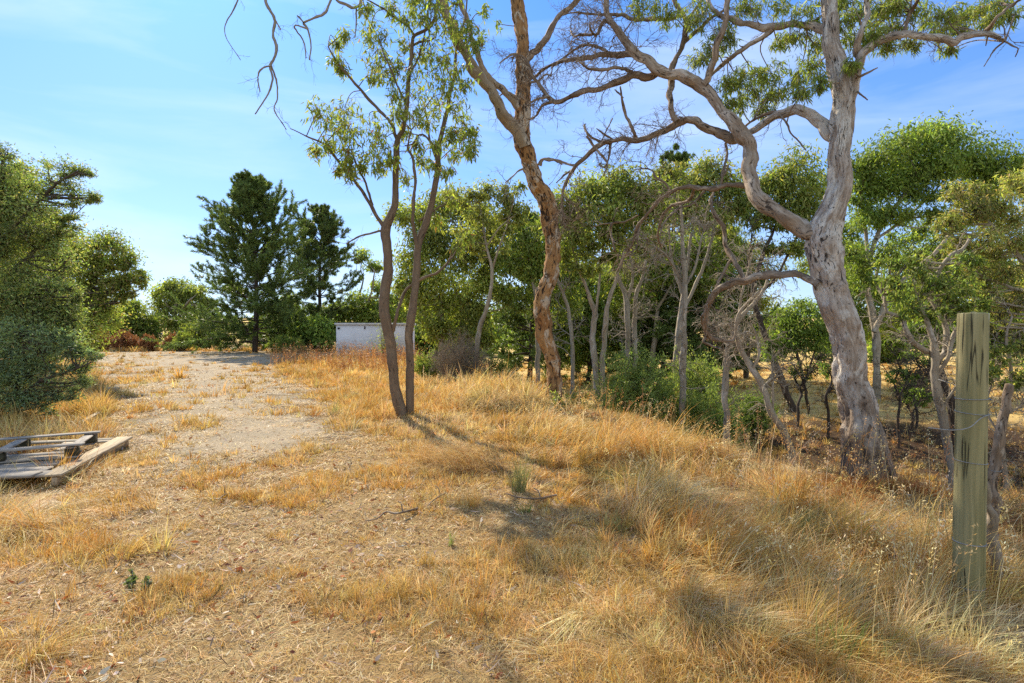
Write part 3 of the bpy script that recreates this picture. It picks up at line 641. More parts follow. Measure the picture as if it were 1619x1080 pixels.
def conifer(name, label, x, Y, height, rad, cols, seed=1, nb=120, nt=11, nn=60, nl=.14, nw=.02, zb=.06, prof=None, up=(.0, .8), droop=.0, bark='bark_dark', cat='tree', top=.98, group=None, tuft=1.0, flatspray=False, sag=0.0, zbase=None):
    rng = np.random.default_rng(seed); z0 = H1(x, Y) if zbase is None else zbase; root = thing(name, (x, Y, z0), label, cat, group)
    tr, tw, lf = Acc(), Acc(), Acc()
    n = 14; t = np.linspace(0, 1, n); tp = np.stack([x+.012*height*np.sin(t*5+seed), Y+.012*height*np.cos(t*4), z0-.15+(height+.15)*t], 1); tube(tr, tp, .0155*height*(1-t)**.85+.012, 9, .05, rng=rng)
    zf = np.sort(zb+(top-zb)*rng.uniform(0, 1, nb)**.95); zf = np.round(zf*16)/16*.55+zf*.45
    pr = np.array([prof(a) for a in zf]) if prof else np.clip((1-zf)**.75*1.15, 0, 1)*np.clip(.55+zf*3, 0, 1)
    L = rad*pr*rng.uniform(.5, 1.25, nb)+.03*rad; az = np.arange(nb)*2.399+rng.normal(size=nb)*.35
    el = up[0]+(up[1]-up[0])*zf+rng.normal(size=nb)*.12
    st = np.stack([np.interp(zf, t, tp[:, 0]), np.interp(zf, t, tp[:, 1]), z0+zf*height], 1)
    d = np.stack([np.cos(az)*np.cos(el), np.sin(az)*np.cos(el), np.sin(el)], 1); K = 7; p = [st]
    for k in range(K-1):
        p.append(p[-1]+d*(L/(K-1))[:, None]); d = unit(d+rng.normal(size=d.shape)*.09+np.array([0, 0, droop if k < 3 else .05+abs(droop)*.9]))
    bp = np.stack(p, 1); tubes(tr, bp, np.clip(L*.016+.006, .006, .05), .005, 5)
    s2, t2 = pick(rng, bp, nt, .22, 1.0); Lt = np.repeat(L, nt)*rng.uniform(.16, .36, nb*nt)
    if flatspray:
        sd = unit(np.cross(t2, [0, 0, 1]))*rng.choice([-1, 1], (len(t2), 1)); d2 = unit(t2*.9+sd*rng.uniform(.5, 1.1, (len(t2), 1))+rng.normal(size=t2.shape)*.12)
        q = [s2]
        for k in range(3): q.append(q[-1]+d2*(Lt/3)[:, None]); d2 = unit(d2+np.array([0, 0, -.10])+rng.normal(size=d2.shape)*.06)
        tp2 = np.stack(q, 1)
    else: tp2 = sprout(rng, s2, t2, Lt, 4, (.35, .95), .12, .14*tuft)
    tips = np.concatenate([tp2, bp[:, -4:]]); tubes(lf, tips, .006, .003, 3, col=[.08, .06, .04])
    s3, t3 = pick(rng, tips, nn, .1 if flatspray else .35, 1.0); m = len(s3)
    if flatspray:
        sd = unit(np.cross(t3, [0, 0, 1]))*rng.choice([-1, 1], (m, 1)); dn = unit(t3*.8+sd*rng.uniform(.3, 1.1, (m, 1))+rng.normal(size=(m, 3))*.35)
    else: dn = unit(t3*.75+rng.normal(size=(m, 3))*.55+np.array([0, 0, .15-sag]))
    cc = palette(rng, m, cols, .22)*np.repeat(np.exp(rng.normal(size=(len(tips), 1))*.13), nn, 0)
    leaves(lf, s3, dn, rng.uniform(.6, 1.2, m)*nl, nw, cc, False, .1, rng)
    tr.build('trunk', M[bark], root, True); lf.build('crown', M['needle'], root)
    return root

def shrub(name, label, px, Y, wpx, hpx, cols, seed=1, L=.05, W=.02, n=60, per=26, bark='bark_dark', dry=False, cat='shrub', group=None, zoff=0, mat='farleaf', up=1.0, twn=0, lean=.0):
    rng = np.random.default_rng(seed); b = G(px, Y); root = thing(name, b, label, cat, group); tw, lf = Acc(), Acc()
    rx = wpx*.5*Y/F; h = hpx*Y/F; az = rng.uniform(0, 6.28, n); rr = rng.uniform(.0, 1, n)**.6
    top = b+np.stack([np.cos(az)*rr*rx, np.sin(az)*rr*rx*.8, h*(1-.55*rr**2)*rng.uniform(.72, 1.08, n)], 1)
    src = b+np.stack([np.cos(az)*rr*rx*.25, np.sin(az)*rr*rx*.25, np.full(n, -.05)], 1)
    t = np.linspace(0, 1, 6)[None, :, None]; pp = src[:, None]*(1-t)+top[:, None]*t+rng.normal(size=(n, 6, 3))*rx*.04*t
    pp[:, :, :2] += ((t**2-t)*(top-src)[:, None, :2]*.35); tubes(tw, pp, .004+.004*h, .002, 4)
    s2, t2 = pick(rng, pp, 7, .3, 1); p2 = sprout(rng, s2, t2, h*.26*rng.uniform(.5, 1.2, len(s2)), 4, (.3, .9), .2, .05*up); tubes(tw, p2, .0028, .0014, 3)
    if twn:
        s3, t3 = pick(rng, p2, twn, .2, 1); tubes(tw, sprout(rng, s3, t3, h*.14, 4, (.3, 1.0), .25, .03), .0028, .0016, 3)
    if per:
        s3, t3 = pick(rng, p2, per, .15, 1); m = len(s3); d = unit(t3*.6+rng.normal(size=(m, 3))*.7+np.array([0, 0, .15*up]))
        leaves(lf, s3+rng.normal(size=(m, 3))*L*.4, d, rng.uniform(.6, 1.3, m)*L, W, palette(rng, m, cols, .2)*np.repeat(np.exp(rng.normal(size=(len(p2), 1))*.13), per, 0), False, .2, rng)
    tw.build('twigs', M[bark], root)
    if lf.n: lf.build('foliage', M[mat], root)
    return root
def wclumps(lst, Y, dy=.6, rng=R, k=1.0):
    out = []
    for c in lst:
        yy = Y+(c[4] if len(c) > 4 else rng.uniform(-dy, dy)); p = P(c[0], c[1], yy); ry = c[3] if len(c) > 3 else c[2]
        out.append((p[0], p[1], p[2], c[2]*yy/F*k, ry*yy/F*k))
    return out

# ---------- the three foreground gums ----------
def big_gum():
    Y = 6.0; rng = np.random.default_rng(3); b = G(1370, Y)
    root = thing('gum_tree', b, 'large pale barked gum with long crooked limbs reaching left, on the bank edge', 'tree')
    tr = Acc()
    T = limbpx(tr, [(1371, 772, 84), (1368, 745, 78), (1366, 705, 66), (1363, 652, 58), (1352, 600, 56), (1332, 535, 56), (1318, 480, 55), (1311, 440, 54), (1303, 395, 54), (1306, 360, 50), (1315, 325, 43), (1324, 296, 40), (1329, 255, 35), (1331, 222, 35), (1335, 159, 35), (1325, 104, 33), (1314, 74, 30), (1311, 37, 25), (1310, 0, 24), (1314, -60, 21), (1306, -130, 17), (1312, -210, 12), (1306, -290, 6)],
               Y, 6.2, .05, .018, 56, .06, [b[0]+.03, b[1], b[2]-.12, .29], rng=rng, flute=.12, rough=.30, wk=.85, kink=.25)
    # root flare buttresses and a broken limb stub near the base
    for dx, dz, r in ((-.24, .02, .10), (.21, .0, .10), (-.08, -.0, .12), (.10, .0, .12)):
        a = b+V(dx, -.22+abs(dx)*.5, -.08); c = smooth_path(np.array([[*a, r], [*(b+V(dx*.66, -.10+abs(dx)*.3, .22)), r*.95], [*(b+V(dx*.3, .06, .7)), r*.75]]), .05); tube(tr, c[:, :3], c[:, 3], 20, .1, rng=rng, rough=.3)
    tr.build('trunk', M['bark_big'], root, True)
    limbs = []
    def limb(mat, *paths, name='limb', **k):
        k.setdefault('rough', .34); k.setdefault('wk', .88); k.setdefault('lump', .13); k.setdefault('step', .045); ps = []; first = None
        for p, yy in paths:
            a = Acc(); ps.append(limbpx(a, p, *[6+(q-6)*1.8 if q > 6 else q for q in yy], rng=rng, **k)); sb = first is not None and name == 'limb'
            o = a.build('side_branch' if sb else name, M[mat], first if sb else root, True, root['_o']); first = first or o
        limbs.extend(ps); return ps
    # great curved limb
    curve = limb('bark_big_limb', ([(1303, 388, 18), (1294, 371, 26), (1276, 359, 29), (1245, 341, 25), (1216, 323, 24), (1203, 311, 24), (1190, 294, 24), (1186, 267, 23), (1188, 246, 23), (1176, 222, 23), (1163, 207, 22), (1151, 190, 21), (1133, 166, 20), (1119, 142, 20), (1101, 130, 20), (1077, 121, 19), (1059, 116, 19), (1042, 111, 19), (1021, 96, 17), (1003, 86, 15), (988, 65, 14), (973, 44, 12), (962, 24, 10), (959, 0, 9), (968, -40, 7), (960, -90, 4)], (6.0, 7.0)), sides=26, step=.02, rough=.28, lump=.09)[0]
    dk = 'bark_limb'
    b1 = limb(dk, ([(1042, 112, 12), (1030, 119, 13), (1006, 118, 13), (982, 126, 12), (953, 138, 11), (926, 145, 10), (899, 154, 9), (881, 162, 9), (867, 153, 8), (852, 133, 7), (843, 122, 6), (836, 100, 5), (822, 88, 3), (805, 92, 2)], (6.75, 7.3)),
              ([(875, 160, 6), (858, 166, 5), (848, 182, 4), (836, 189, 3)], (7.1, 7.4)), ([(868, 153, 6), (846, 158, 4), (832, 168, 3)], (7.1, 6.9)))
    b2 = limb(dk, ([(1003, 87, 9), (990, 87, 10), (970, 86, 9), (953, 86, 9), (929, 92, 8), (899, 95, 7), (878, 99, 6), (858, 111, 5), (842, 124, 4), (828, 130, 2)], (6.8, 7.6)),
              ([(960, 82, 6), (938, 72, 5), (917, 74, 5), (893, 90, 4), (872, 108, 3)], (6.9, 7.4)),
              ([(1000, 113, 6), (976, 108, 6), (950, 110, 6), (929, 108, 5), (920, 101, 4)], (6.8, 6.5)))
    b4 = limb(dk, ([(1070, 192, 12), (1066, 186, 11), (1061, 172, 11), (1060, 142, 11), (1062, 113, 10), (1068, 92, 9), (1079, 71, 9), (1083, 44, 8), (1082, 24, 7), (1068, 6, 7), (1060, -30, 5), (1070, -70, 3)], (6.6, 6.9)),
              ([(1080, 70, 7), (1098, 53, 7), (1119, 33, 6), (1136, 22, 5), (1150, 12, 4)], (6.8, 6.6)), ([(1085, 32, 5), (1101, 12, 5), (1112, -10, 5), (1120, -50, 3)], (6.8, 7.2)))
    b5 = limb('bark_big_limb', ([(1113, 134, 14), (1119, 125, 12), (1128, 98, 11), (1136, 65, 10), (1145, 36, 10), (1150, 0, 10), (1146, -50, 8), (1155, -110, 5)], (6.55, 6.3)))
    b6 = limb(dk, ([(976, 46, 6), (964, 37, 6), (955, 33, 6), (950, 40, 6), (947, 51, 6), (940, 55, 5), (934, 49, 5), (932, 39, 4)], (6.9, 6.7)), ([(938, 54, 5), (920, 55, 5), (908, 57, 4), (902, 49, 3)], (6.8, 7.1)),
              ([(1075, 24, 6), (1060, 30, 7), (1033, 30, 7), (1003, 31, 6), (982, 24, 6), (960, 23, 5), (938, 22, 4), (908, 20, 3), (890, 24, 2)], (6.8, 7.2)))
    b8 = limb('bark_limb', ([(1172, 214, 16), (1157, 219, 17), (1140, 213, 16), (1125, 207, 15), (1101, 194, 14), (1086, 190, 13), (1071, 194, 12), (1048, 207, 11), (1018, 219, 10), (1000, 222, 10), (982, 221, 9), (959, 224, 9), (944, 231, 8), (926, 246, 7), (908, 264, 7), (896, 285, 6), (890, 302, 5), (889, 330, 4), (893, 358, 2)], (6.55, 7.2)), sides=18, step=.02, rough=.30, lump=.10)
    limb('bark_limb', ([(1006, 218, 6), (999, 202, 5), (988, 178, 5), (983, 152, 4), (981, 137, 3)], (6.9, 6.8)), ([(985, 155, 3), (978, 147, 3), (972, 142, 2)], (6.8, 6.7)),
         ([(955, 226, 5), (943, 222, 4), (929, 212, 4), (924, 200, 4), (926, 196, 3)], (7, 7.2)), ([(928, 215, 4), (940, 232, 4), (955, 250, 4), (961, 260, 3), (954, 278, 2)], (7, 6.8)), ([(966, 224, 5), (962, 250, 4), (956, 264, 3), (946, 260, 2)], (7, 7.1)),
         ([(968, 220, 3), (955, 212, 3), (943, 203, 2)], (7, 6.8)), ([(948, 232, 2.5), (956, 212, 2.5), (969, 187, 2)], (7, 7)), ([(909, 262, 5), (896, 259, 4), (882, 253, 4), (868, 254, 4), (856, 252, 3), (850, 261, 2)], (7.1, 7.4)), ([(908, 266, 4), (893, 276, 3), (880, 289, 2)], (7.1, 7)), name='dead_limb')
    b9 = limb('bark_limb', ([(1188, 292, 13), (1175, 293, 12), (1151, 293, 11), (1125, 298, 11), (1095, 295, 10), (1074, 297, 9), (1059, 305, 9), (1045, 314, 8), (1026, 335, 7), (1008, 358, 6), (1000, 385, 5), (985, 410, 4), (976, 428, 3)], (6.5, 7.4)),
              ([(1098, 297, 7), (1090, 316, 7), (1062, 325, 7), (1048, 340, 6), (1042, 360, 5), (1040, 375, 5), (1046, 392, 4)], (6.9, 7.6)), ([(1010, 352, 5), (1008, 372, 5), (1006, 392, 4), (990, 402, 3)], (7.2, 7.0)),
              ([(1058, 300, 5), (1050, 288, 5), (1036, 280, 5), (1032, 270, 4), (1022, 267, 3), (1004, 268, 2)], (7.1, 7.3)), ([(1010, 340, 4), (990, 350, 4), (968, 353, 4), (950, 355, 3), (935, 360, 2)], (7.2, 7.5)), ([(1140, 294, 7), (1142, 280, 7), (1146, 262, 6), (1150, 240, 5), (1147, 226, 4)], (6.7, 6.9)),
              ([(968, 354, 4), (966, 368, 4), (970, 385, 4), (972, 398, 3)], (7.4, 7.3)), ([(1115, 300, 5), (1095, 322, 5), (1072, 330, 5), (1050, 352, 4), (1044, 372, 3)], (6.9, 6.6)), wk=.72)
    b10 = limb('bark_limb', ([(1296, 452, 19), (1285, 443, 17), (1272, 437, 15), (1255, 434, 15), (1220, 436, 14), (1185, 440, 14), (1157, 447, 13), (1136, 461, 12), (1121, 478, 11), (1117, 503, 9), (1118, 528, 8), (1132, 536, 7), (1157, 538, 5), (1163, 530, 3)], (6.0, 6.9)), sides=22, step=.02, rough=.3, lump=.10)
    limb('bark_limb', ([(1176, 441, 8), (1172, 430, 8), (1160, 411, 8), (1150, 395, 8), (1146, 383, 8), (1143, 359, 7), (1129, 338, 7), (1123, 320, 6), (1128, 305, 5)], (6.5, 6.9)), ([(1129, 462, 6), (1140, 438, 5), (1152, 415, 5), (1158, 408, 3)], (6.6, 6.7)), ([(1119, 490, 5), (1110, 500, 4), (1112, 520, 4), (1120, 540, 3)], (6.7, 6.9)), ([(1121, 530, 5), (1112, 540, 4), (1128, 548, 4), (1140, 552, 3)], (6.8, 6.6)))
    up = limb('bark_big_limb', ([(1312, 52, 13), (1299, 46, 14), (1280, 40, 13), (1255, 40, 13), (1219, 43, 13), (1200, 40, 13), (1181, 37, 12), (1154, 30, 10), (1136, 26, 8), (1121, 6, 7), (1112, -25, 5)], (6.1, 6.8)), ([(1222, 46, 8), (1216, 52, 8), (1203, 60, 8), (1190, 67, 8), (1175, 78, 8), (1160, 89, 7), (1142, 102, 7), (1120, 122, 5)], (6.4, 6.7)))
    mid = limb('bark_big', ([(1330, 232, 24), (1315, 215, 22), (1296, 196, 20), (1280, 182, 19), (1263, 174, 18), (1241, 178, 16), (1222, 186, 14), (1200, 202, 12), (1180, 211, 11), (1168, 214, 8)], (6.1, 6.55)), sides=22, step=.025, rough=.2)
    limb(dk, ([(1236, 177, 8), (1210, 181, 6), (1190, 190, 5), (1172, 206, 4)], (6.3, 6.6)), ([(1232, 180, 3), (1244, 195, 3), (1250, 210, 3), (1262, 222, 3), (1274, 238, 2)], (6.3, 6.2)))
    fork = limb('bark_big', ([(1338, 170, 24), (1350, 145, 22), (1354, 120, 19), (1360, 98, 17), (1366, 84, 15), (1380, 71, 14), (1400, 61, 13), (1422, 56, 13), (1459, 57, 12), (1493, 61, 12), (1507, 67, 12), (1522, 59, 10), (1552, 54, 9), (1570, 55, 8), (1582, 60, 6)], (6.05, 5.7)), ([(1362, 92, 14), (1352, 75, 14), (1362, 50, 10), (1372, 20, 8), (1366, -20, 6)], (6.0, 5.9)), sides=20, step=.025, rough=.2)
    limb(dk, ([(1429, 56, 7), (1432, 40, 6), (1440, 18, 6), (1456, -6, 5)], (5.9, 5.7)), ([(1556, 53, 7), (1566, 42, 7), (1576, 28, 5), (1600, 8, 5), (1622, -6, 4)], (5.75, 5.6)), ([(1580, 60, 4), (1590, 66, 4), (1603, 74, 3), (1610, 77, 2.5), (1605, 90, 2)], (5.7, 5.8)), ([(1588, 66, 3), (1575, 76, 3), (1565, 90, 2), (1556, 105, 1.5)], (5.7, 5.6)),
         ([(1352, 124, 5), (1366, 118, 4), (1388, 107, 2)], (6, 5.8)), ([(1356, 145, 4), (1364, 152, 3), (1372, 158, 2)], (6, 5.9)))
    # dead twigs
    tw = Acc(); nb = lambda p, k: max(2, int(len(p)*k))
    thin = b1+b2+b6+b8+[curve[len(curve)//2:]]
    twigset(tw, rng, thin, [nb(p, .34) for p in thin], .46, .0062, 3, (5, 4), -.02, .36, .2, 7)
    twigset(tw, rng, b9, [nb(p, .22) for p in b9], .55, .0065, 3, (4, 3), -.12, .38, .15, 7)
    twigset(tw, rng, b10, [nb(p, .22) for p in b10], .35, .005, 3, (4, 3), -.06, .35, .3, 7)
    twigset(tw, rng, b4+b5+up+mid+fork, [nb(p, .14) for p in b4+b5+up+mid+fork], .36, .0052, 3, (4, 3), 0, .34, .3, 6)
    stub = b1+b2+b4+b5+b8+b9+b10+up+mid+fork+[curve]; twigset(tw, rng, stub, [nb(p, .035) for p in stub], .13, .011, 1, (), .02, .2, .1, 5, (.7, 1.3), 6)
    lf = Acc(); S = np.concatenate(limbs+[T])
    cl = [(1010, 14, 18, 12), (1040, 8, 20, 12), (1060, 26, 14, 10), (1105, 18, 22, 14), (1140, 50, 18, 20), (1095, 35, 14, 12), (1120, 75, 16, 18), (1105, 92, 12, 12), (1150, 62, 14, 18), (1170, 12, 18, 12), (1200, 14, 20, 14), (1235, 12, 20, 12), (1270, 18, 20, 14), (1290, 40, 14, 16), (1255, 60, 16, 10), (1290, 75, 18, 18), (1280, 105, 18, 20), (1295, 135, 12, 14), (1262, 120, 16, 14),
          (1235, 68, 14, 10), (1225, 118, 18, 12), (1200, 118, 16, 12), (1175, 115, 16, 14), (1160, 130, 14, 16), (1240, 145, 18, 12), (1215, 150, 16, 14), (1190, 140, 16, 14), (1175, 160, 14, 16), (1150, 165, 10, 18), (1205, 175, 12, 8), (1145, 135, 12, 14), (1265, 148, 12, 12),
          (1340, 30, 14, 16), (1360, 14, 18, 14), (1385, 30, 18, 16), (1370, 60, 14, 14), (1395, 10, 18, 12), (1410, 42, 16, 12), (1445, 22, 20, 14), (1470, 35, 18, 14), (1500, 22, 18, 12), (1485, 50, 14, 12), (1515, 45, 14, 12), (1440, 68, 12, 10), (1400, 74, 12, 10), (1345, 60, 10, 18), (1530, 20, 14, 10), (1550, 14, 18, 14), (1580, 8, 20, 12), (1560, 38, 14, 10), (1600, 20, 14, 12), (1330, 5, 14, 10), (1420, 5, 16, 10), (1385, 55, 12, 12), (1500, 78, 8, 6), (1346, 100, 8, 10)]
    cl += [(1300, -30, 24, 16), (1440, -24, 24, 14)]
    cluster_leaves(lf, tw, rng, wclumps([c if c[0] > 1240 or c[1] < 0 else (*c, .75) for c in cl], 6.3, .5, rng, 1.5), .085, .013, GUM+YELL[:3]+BRIGHT[:2], 12, S, rt=.0045, nt=23, hang=1.1)
    tw.build('twigs', M['bark_limb'], root); lf.build('crown', M['gumleaf'], root)

def center_gum():
    Y = 11.0; rng = np.random.default_rng(5); b = G(876, Y)
    root = thing('gum_tree', b, 'slender gum with flaking orange brown trunk that forks into a tall V', 'tree')
    tr = Acc()
    T = limbpx(tr, [(876, 651, 27), (876, 630, 26), (876, 601, 26), (871, 565, 26), (863, 531, 26), (858, 496, 25), (860, 465, 28), (869, 430, 27), (873, 390, 26), (869, 355, 28), (863, 320, 28), (846, 282, 29), (832, 245, 29), (826, 215, 27), (826, 178, 26), (825, 142, 25), (827, 104, 24), (825, 59, 23), (821, 24, 21), (817, 0, 20), (806, -60, 17), (815, -130, 13), (808, -220, 8), (812, -300, 4)],
               Y, 11.2, .04, .022, 40, .12, [b[0], b[1], b[2]-.1, .21], rng=rng, flute=.10, rough=.34, wk=.86, kink=.22)
    tr.build('trunk', M['bark_center'], root, True); limbs = []
    def limb(mat, *paths, name='limb', **k):
        k.setdefault('rough', .34); k.setdefault('wk', .88); k.setdefault('lump', .13); k.setdefault('step', .045); ps = []; first = None
        for p, yy in paths:
            a = Acc(); ps.append(limbpx(a, p, *yy, rng=rng, **k)); sb = first is not None and name == 'limb'
            o = a.build('side_branch' if sb else name, M[mat], first if sb else root, True, root['_o']); first = first or o
        limbs.extend(ps); return ps
    limb('bark_center_limb', ([(830, 232, 19), (824, 216, 19), (812, 202, 19), (791, 172, 19), (774, 142, 19), (750, 110, 18), (729, 74, 18), (714, 36, 17), (701, 0, 16), (688, -40, 14), (660, -90, 11), (610, -130, 9), (560, -150, 7)], (11.0, 9.6)), sides=12)
    limb('bark_center_limb', ([(824, 180, 11), (812, 162, 12), (795, 142, 11), (774, 125, 11), (762, 104, 10), (750, 74, 9), (741, 39, 9), (729, 6, 8), (728, -40, 6), (740, -90, 4)], (11.1, 11.3)))
    rb = limb('bark_limb', ([(830, 97, 14), (839, 89, 13), (857, 71, 12), (867, 56, 11), (876, 40, 10), (884, 27, 9), (914, 0, 8), (940, -40, 6), (960, -90, 3)], (11.1, 10.6)))
    dead = limb('deadwood', ([(853, 262, 6), (857, 254, 6), (866, 252, 5), (878, 254, 4), (888, 260, 3)], (11, 11.2)), ([(828, 266, 4), (818, 272, 3), (808, 281, 3), (799, 289, 2)], (11, 10.8)), ([(826, 88, 5), (812, 86, 4), (800, 92, 3), (790, 100, 2)], (11.1, 11)),
                ([(823, 160, 5), (812, 150, 4), (800, 146, 3), (790, 152, 2)], (11.1, 11.2)), ([(838, 130, 4), (850, 128, 4), (862, 118, 3), (872, 120, 2)], (11.1, 11)), name='dead_limb')
    # dead branches drooping from the out-of-frame limb overhead
    dr = limb('deadwood', ([(560, -150, 7), (520, -130, 6), (470, -80, 6), (430, -40, 6), (421, 0, 5.5), (434, 30, 5), (431, 53, 5), (437, 74, 5), (434, 92, 5), (427, 104, 4.5), (431, 124, 3.5), (424, 148, 2.5), (403, 180, 2)], (9.6, 8.6)),
              ([(429, 104, 3.5), (438, 130, 3), (438, 157, 2.5), (434, 175, 2), (453, 205, 1.5)], (8.7, 8.9)), ([(428, 104, 3), (415, 108, 3), (408, 120, 2.5), (411, 145, 2)], (8.7, 8.5)), ([(434, 30, 3), (440, 40, 2.5), (444, 47, 2)], (8.7, 8.7)),
              ([(560, -150, 6), (545, -90, 5), (530, -30, 5), (523, 0, 4.5), (513, 21, 4.5), (500, 27, 4), (480, 36, 4), (486, 45, 3), (492, 71, 2.5), (489, 95, 2)], (9.6, 9.0)), ([(486, 46, 3), (465, 41, 3), (480, 66, 2.5), (484, 92, 1.5)], (9, 9.2)), ([(480, 36, 3), (474, 28, 2.5), (470, 25, 2)], (9, 9)),
              ([(610, -130, 7), (570, -60, 6), (571, 0, 5), (563, 12, 5), (548, 8, 5), (532, 0, 4), (520, -20, 3)], (9.8, 9.3)), ([(563, 12, 3), (563, 40, 2.5), (561, 60, 1.5)], (9.4, 9.4)),
              ([(610, -130, 7), (560, -120, 6), (480, -60, 5), (400, -40, 4), (372, 10, 2.5), (355, 50, 1.5), (380, 95, 1.2)], (9.7, 8.8)), name='dead_limb')
    tw = Acc(); twigset(tw, rng, dr, 4, .28, .003, 2, (3,), -.1, .3, .5, 6)
    twigset(tw, rng, limbs[:2]+rb+dead, [10, 12, 12]+[3]*len(dead), .55, .006, 3, (4, 3), -.04, .33, .3, 7)
    lf = Acc(); S = np.concatenate(limbs[:3]+[T])
    cl = [(768, 20, 18, 14), (790, 40, 10, 10), (765, 60, 12, 10)]
    cluster_leaves(lf, tw, rng, wclumps(cl, 10.9, .6, rng), .12, .026, GUM+BRIGHT[:1], 10, S, rt=.006)
    tw.build('twigs', M['bark_limb'], root); lf.build('crown', M['gumleaf'], root)

def twin_gum():
    Y = 9.9; rng = np.random.default_rng(8); b = G(643, Y)
    root = thing('gum_tree', b, 'young gum with two slim brown trunks growing from one base', 'tree'); limbs = []
    def limb(mat, *paths, name='trunk', **k):
        ps = []; first = None
        for p, yy in paths:
            a = Acc(); ps.append(limbpx(a, p, *yy, rng=rng, **k)); sb = first is not None and name == 'limb'
            o = a.build('side_branch' if sb else name, M[mat], first if sb else root, True, root['_o']); first = first or o
        limbs.extend(ps); return ps
    z = b[2]-.1
    limb('bark_twin', ([(637, 663, 18), (630, 637, 18), (623, 601, 16), (620, 566, 16), (616, 531, 16), (608, 496, 17), (608, 468, 16), (614, 425, 15), (612, 390, 15), (610, 362, 15), (619, 341, 12), (625, 320, 11), (625, 282, 10), (627, 237, 9.5), (630, 218, 8.5), (637, 203, 7.5), (643, 166, 7), (645, 133, 6.5), (650, 98, 6), (652, 68, 5.5), (655, 56, 5), (672, 48, 5), (685, 35, 4.5), (693, 0, 4), (700, -50, 2)], (9.9, 10.0)), root=[b[0]-.03, b[1], z, .12], sides=14, wav=.03, kink=.14)
    limb('bark_twin', ([(648, 663, 13.5), (648, 637, 14), (648, 601, 13), (648, 566, 12.5), (646, 531, 13), (651, 496, 13), (656, 461, 12), (659, 426, 11.5), (661, 390, 11.5), (670, 362, 11), (683, 320, 10), (688, 290, 9.5), (692, 267, 9), (693, 237, 8), (699, 207, 7), (708, 172, 6.5), (711, 148, 6), (719, 118, 5), (722, 74, 4), (735, 30, 3), (740, -20, 2)], (10.0, 10.2)), root=[b[0]+.05, b[1]+.08, z, .10], sides=14, wav=.03, kink=.14)
    lm = limb('bark_twin', ([(609, 362, 8), (605, 355, 7), (591, 334, 6), (584, 320, 5.5), (566, 293, 5), (548, 273, 5), (530, 249, 4), (513, 228, 3.5), (490, 218, 2.5), (459, 203, 1.5)], (9.9, 9.4)), ([(589, 325, 4), (578, 290, 3.5), (566, 266, 3), (556, 240, 2)], (9.85, 9.9)), ([(629, 222, 6), (616, 193, 5), (593, 169, 5), (575, 148, 4.5), (557, 127, 4), (533, 98, 3), (519, 74, 2)], (9.95, 9.5)),
              ([(660, 392, 6), (656, 375, 6), (653, 350, 5.5), (654, 320, 5.5), (656, 300, 5), (656, 282, 5), (652, 249, 4), (645, 234, 3), (650, 205, 2)], (10, 9.7)), ([(690, 252, 4), (680, 222, 3.5), (677, 202, 3), (672, 170, 2)], (10.1, 9.9)), ([(692, 240, 4), (668, 212, 3), (652, 228, 2.5), (640, 230, 2)], (10.1, 9.8)),
              ([(621, 525, 5.5), (626, 505, 5.5), (631, 485, 5), (641, 460, 5), (651, 450, 4)], (9.9, 10.1)), ([(658, 445, 5), (672, 438, 5), (693, 430, 4), (705, 418, 3.5), (716, 405, 2.5), (730, 380, 2)], (10, 10.4)), ([(609, 364, 4), (590, 368, 3.5), (572, 372, 3), (560, 378, 2.5), (548, 385, 2)], (9.9, 9.6)),
              ([(655, 56, 4), (645, 42, 3.5), (625, 28, 3), (607, 14, 3), (581, 0, 2)], (10, 9.6)), ([(653, 72, 4), (665, 66, 4), (678, 65, 3), (690, 58, 2)], (10, 10.3)), ([(645, 120, 4), (660, 95, 3), (670, 60, 3), (676, 20, 2)], (10, 10.4)), ([(643, 165, 4), (630, 140, 3), (618, 110, 3), (606, 85, 2)], (10, 9.8)), ([(662, 350, 3), (690, 330, 2.5), (715, 318, 2)], (10.1, 10.5)), name='branch', sides=7)
    tw = Acc(); twigset(tw, rng, lm, 5, .4, .0035, 2, (4,), -.02, .3, .3, 6)
    lf = Acc(); S = np.concatenate(limbs)
    cl = [(500, 178, 16), (515, 195, 20), (540, 172, 20), (530, 205, 20), (548, 190, 22), (555, 215, 18), (590, 195, 24), (605, 215, 20), (600, 238, 18), (575, 240, 16), (545, 238, 16), (520, 230, 14), (500, 238, 10), (535, 70, 10), (545, 55, 10), (532, 95, 9), (540, 110, 8), (585, 45, 14), (600, 60, 16), (590, 85, 18), (605, 100, 18), (615, 120, 18), (590, 120, 12), (630, 105, 16), (640, 75, 14), (655, 120, 20), (665, 90, 18), (680, 75, 20), (700, 95, 22), (690, 120, 24), (705, 140, 22), (720, 115, 22), (735, 135, 14),
          (625, 150, 16), (645, 175, 20), (630, 185, 14), (660, 160, 20), (690, 165, 18), (670, 190, 16), (720, 170, 18), (735, 190, 16), (745, 205, 12), (730, 220, 18), (745, 232, 12), (710, 215, 14), (640, 30, 14), (620, 15, 14), (665, 30, 16), (690, 30, 18), (710, 50, 18), (730, 60, 18), (745, 45, 16), (755, 70, 16), (715, 10, 18), (685, 5, 14), (655, 5, 14), (715, 245, 14), (690, 230, 10), (660, 230, 12), (640, 205, 12), (685, 262, 12), (705, 270, 12), (555, 275, 9), (600, 262, 12), (640, 278, 14), (620, 250, 10), (575, 262, 8), (665, 255, 10), (690, 345, 10), (715, 318, 12), (725, 385, 12), (740, 372, 10), (745, 240, 9), (548, 255, 8), (535, 268, 6), (580, 15, 10), (660, -14, 16)]
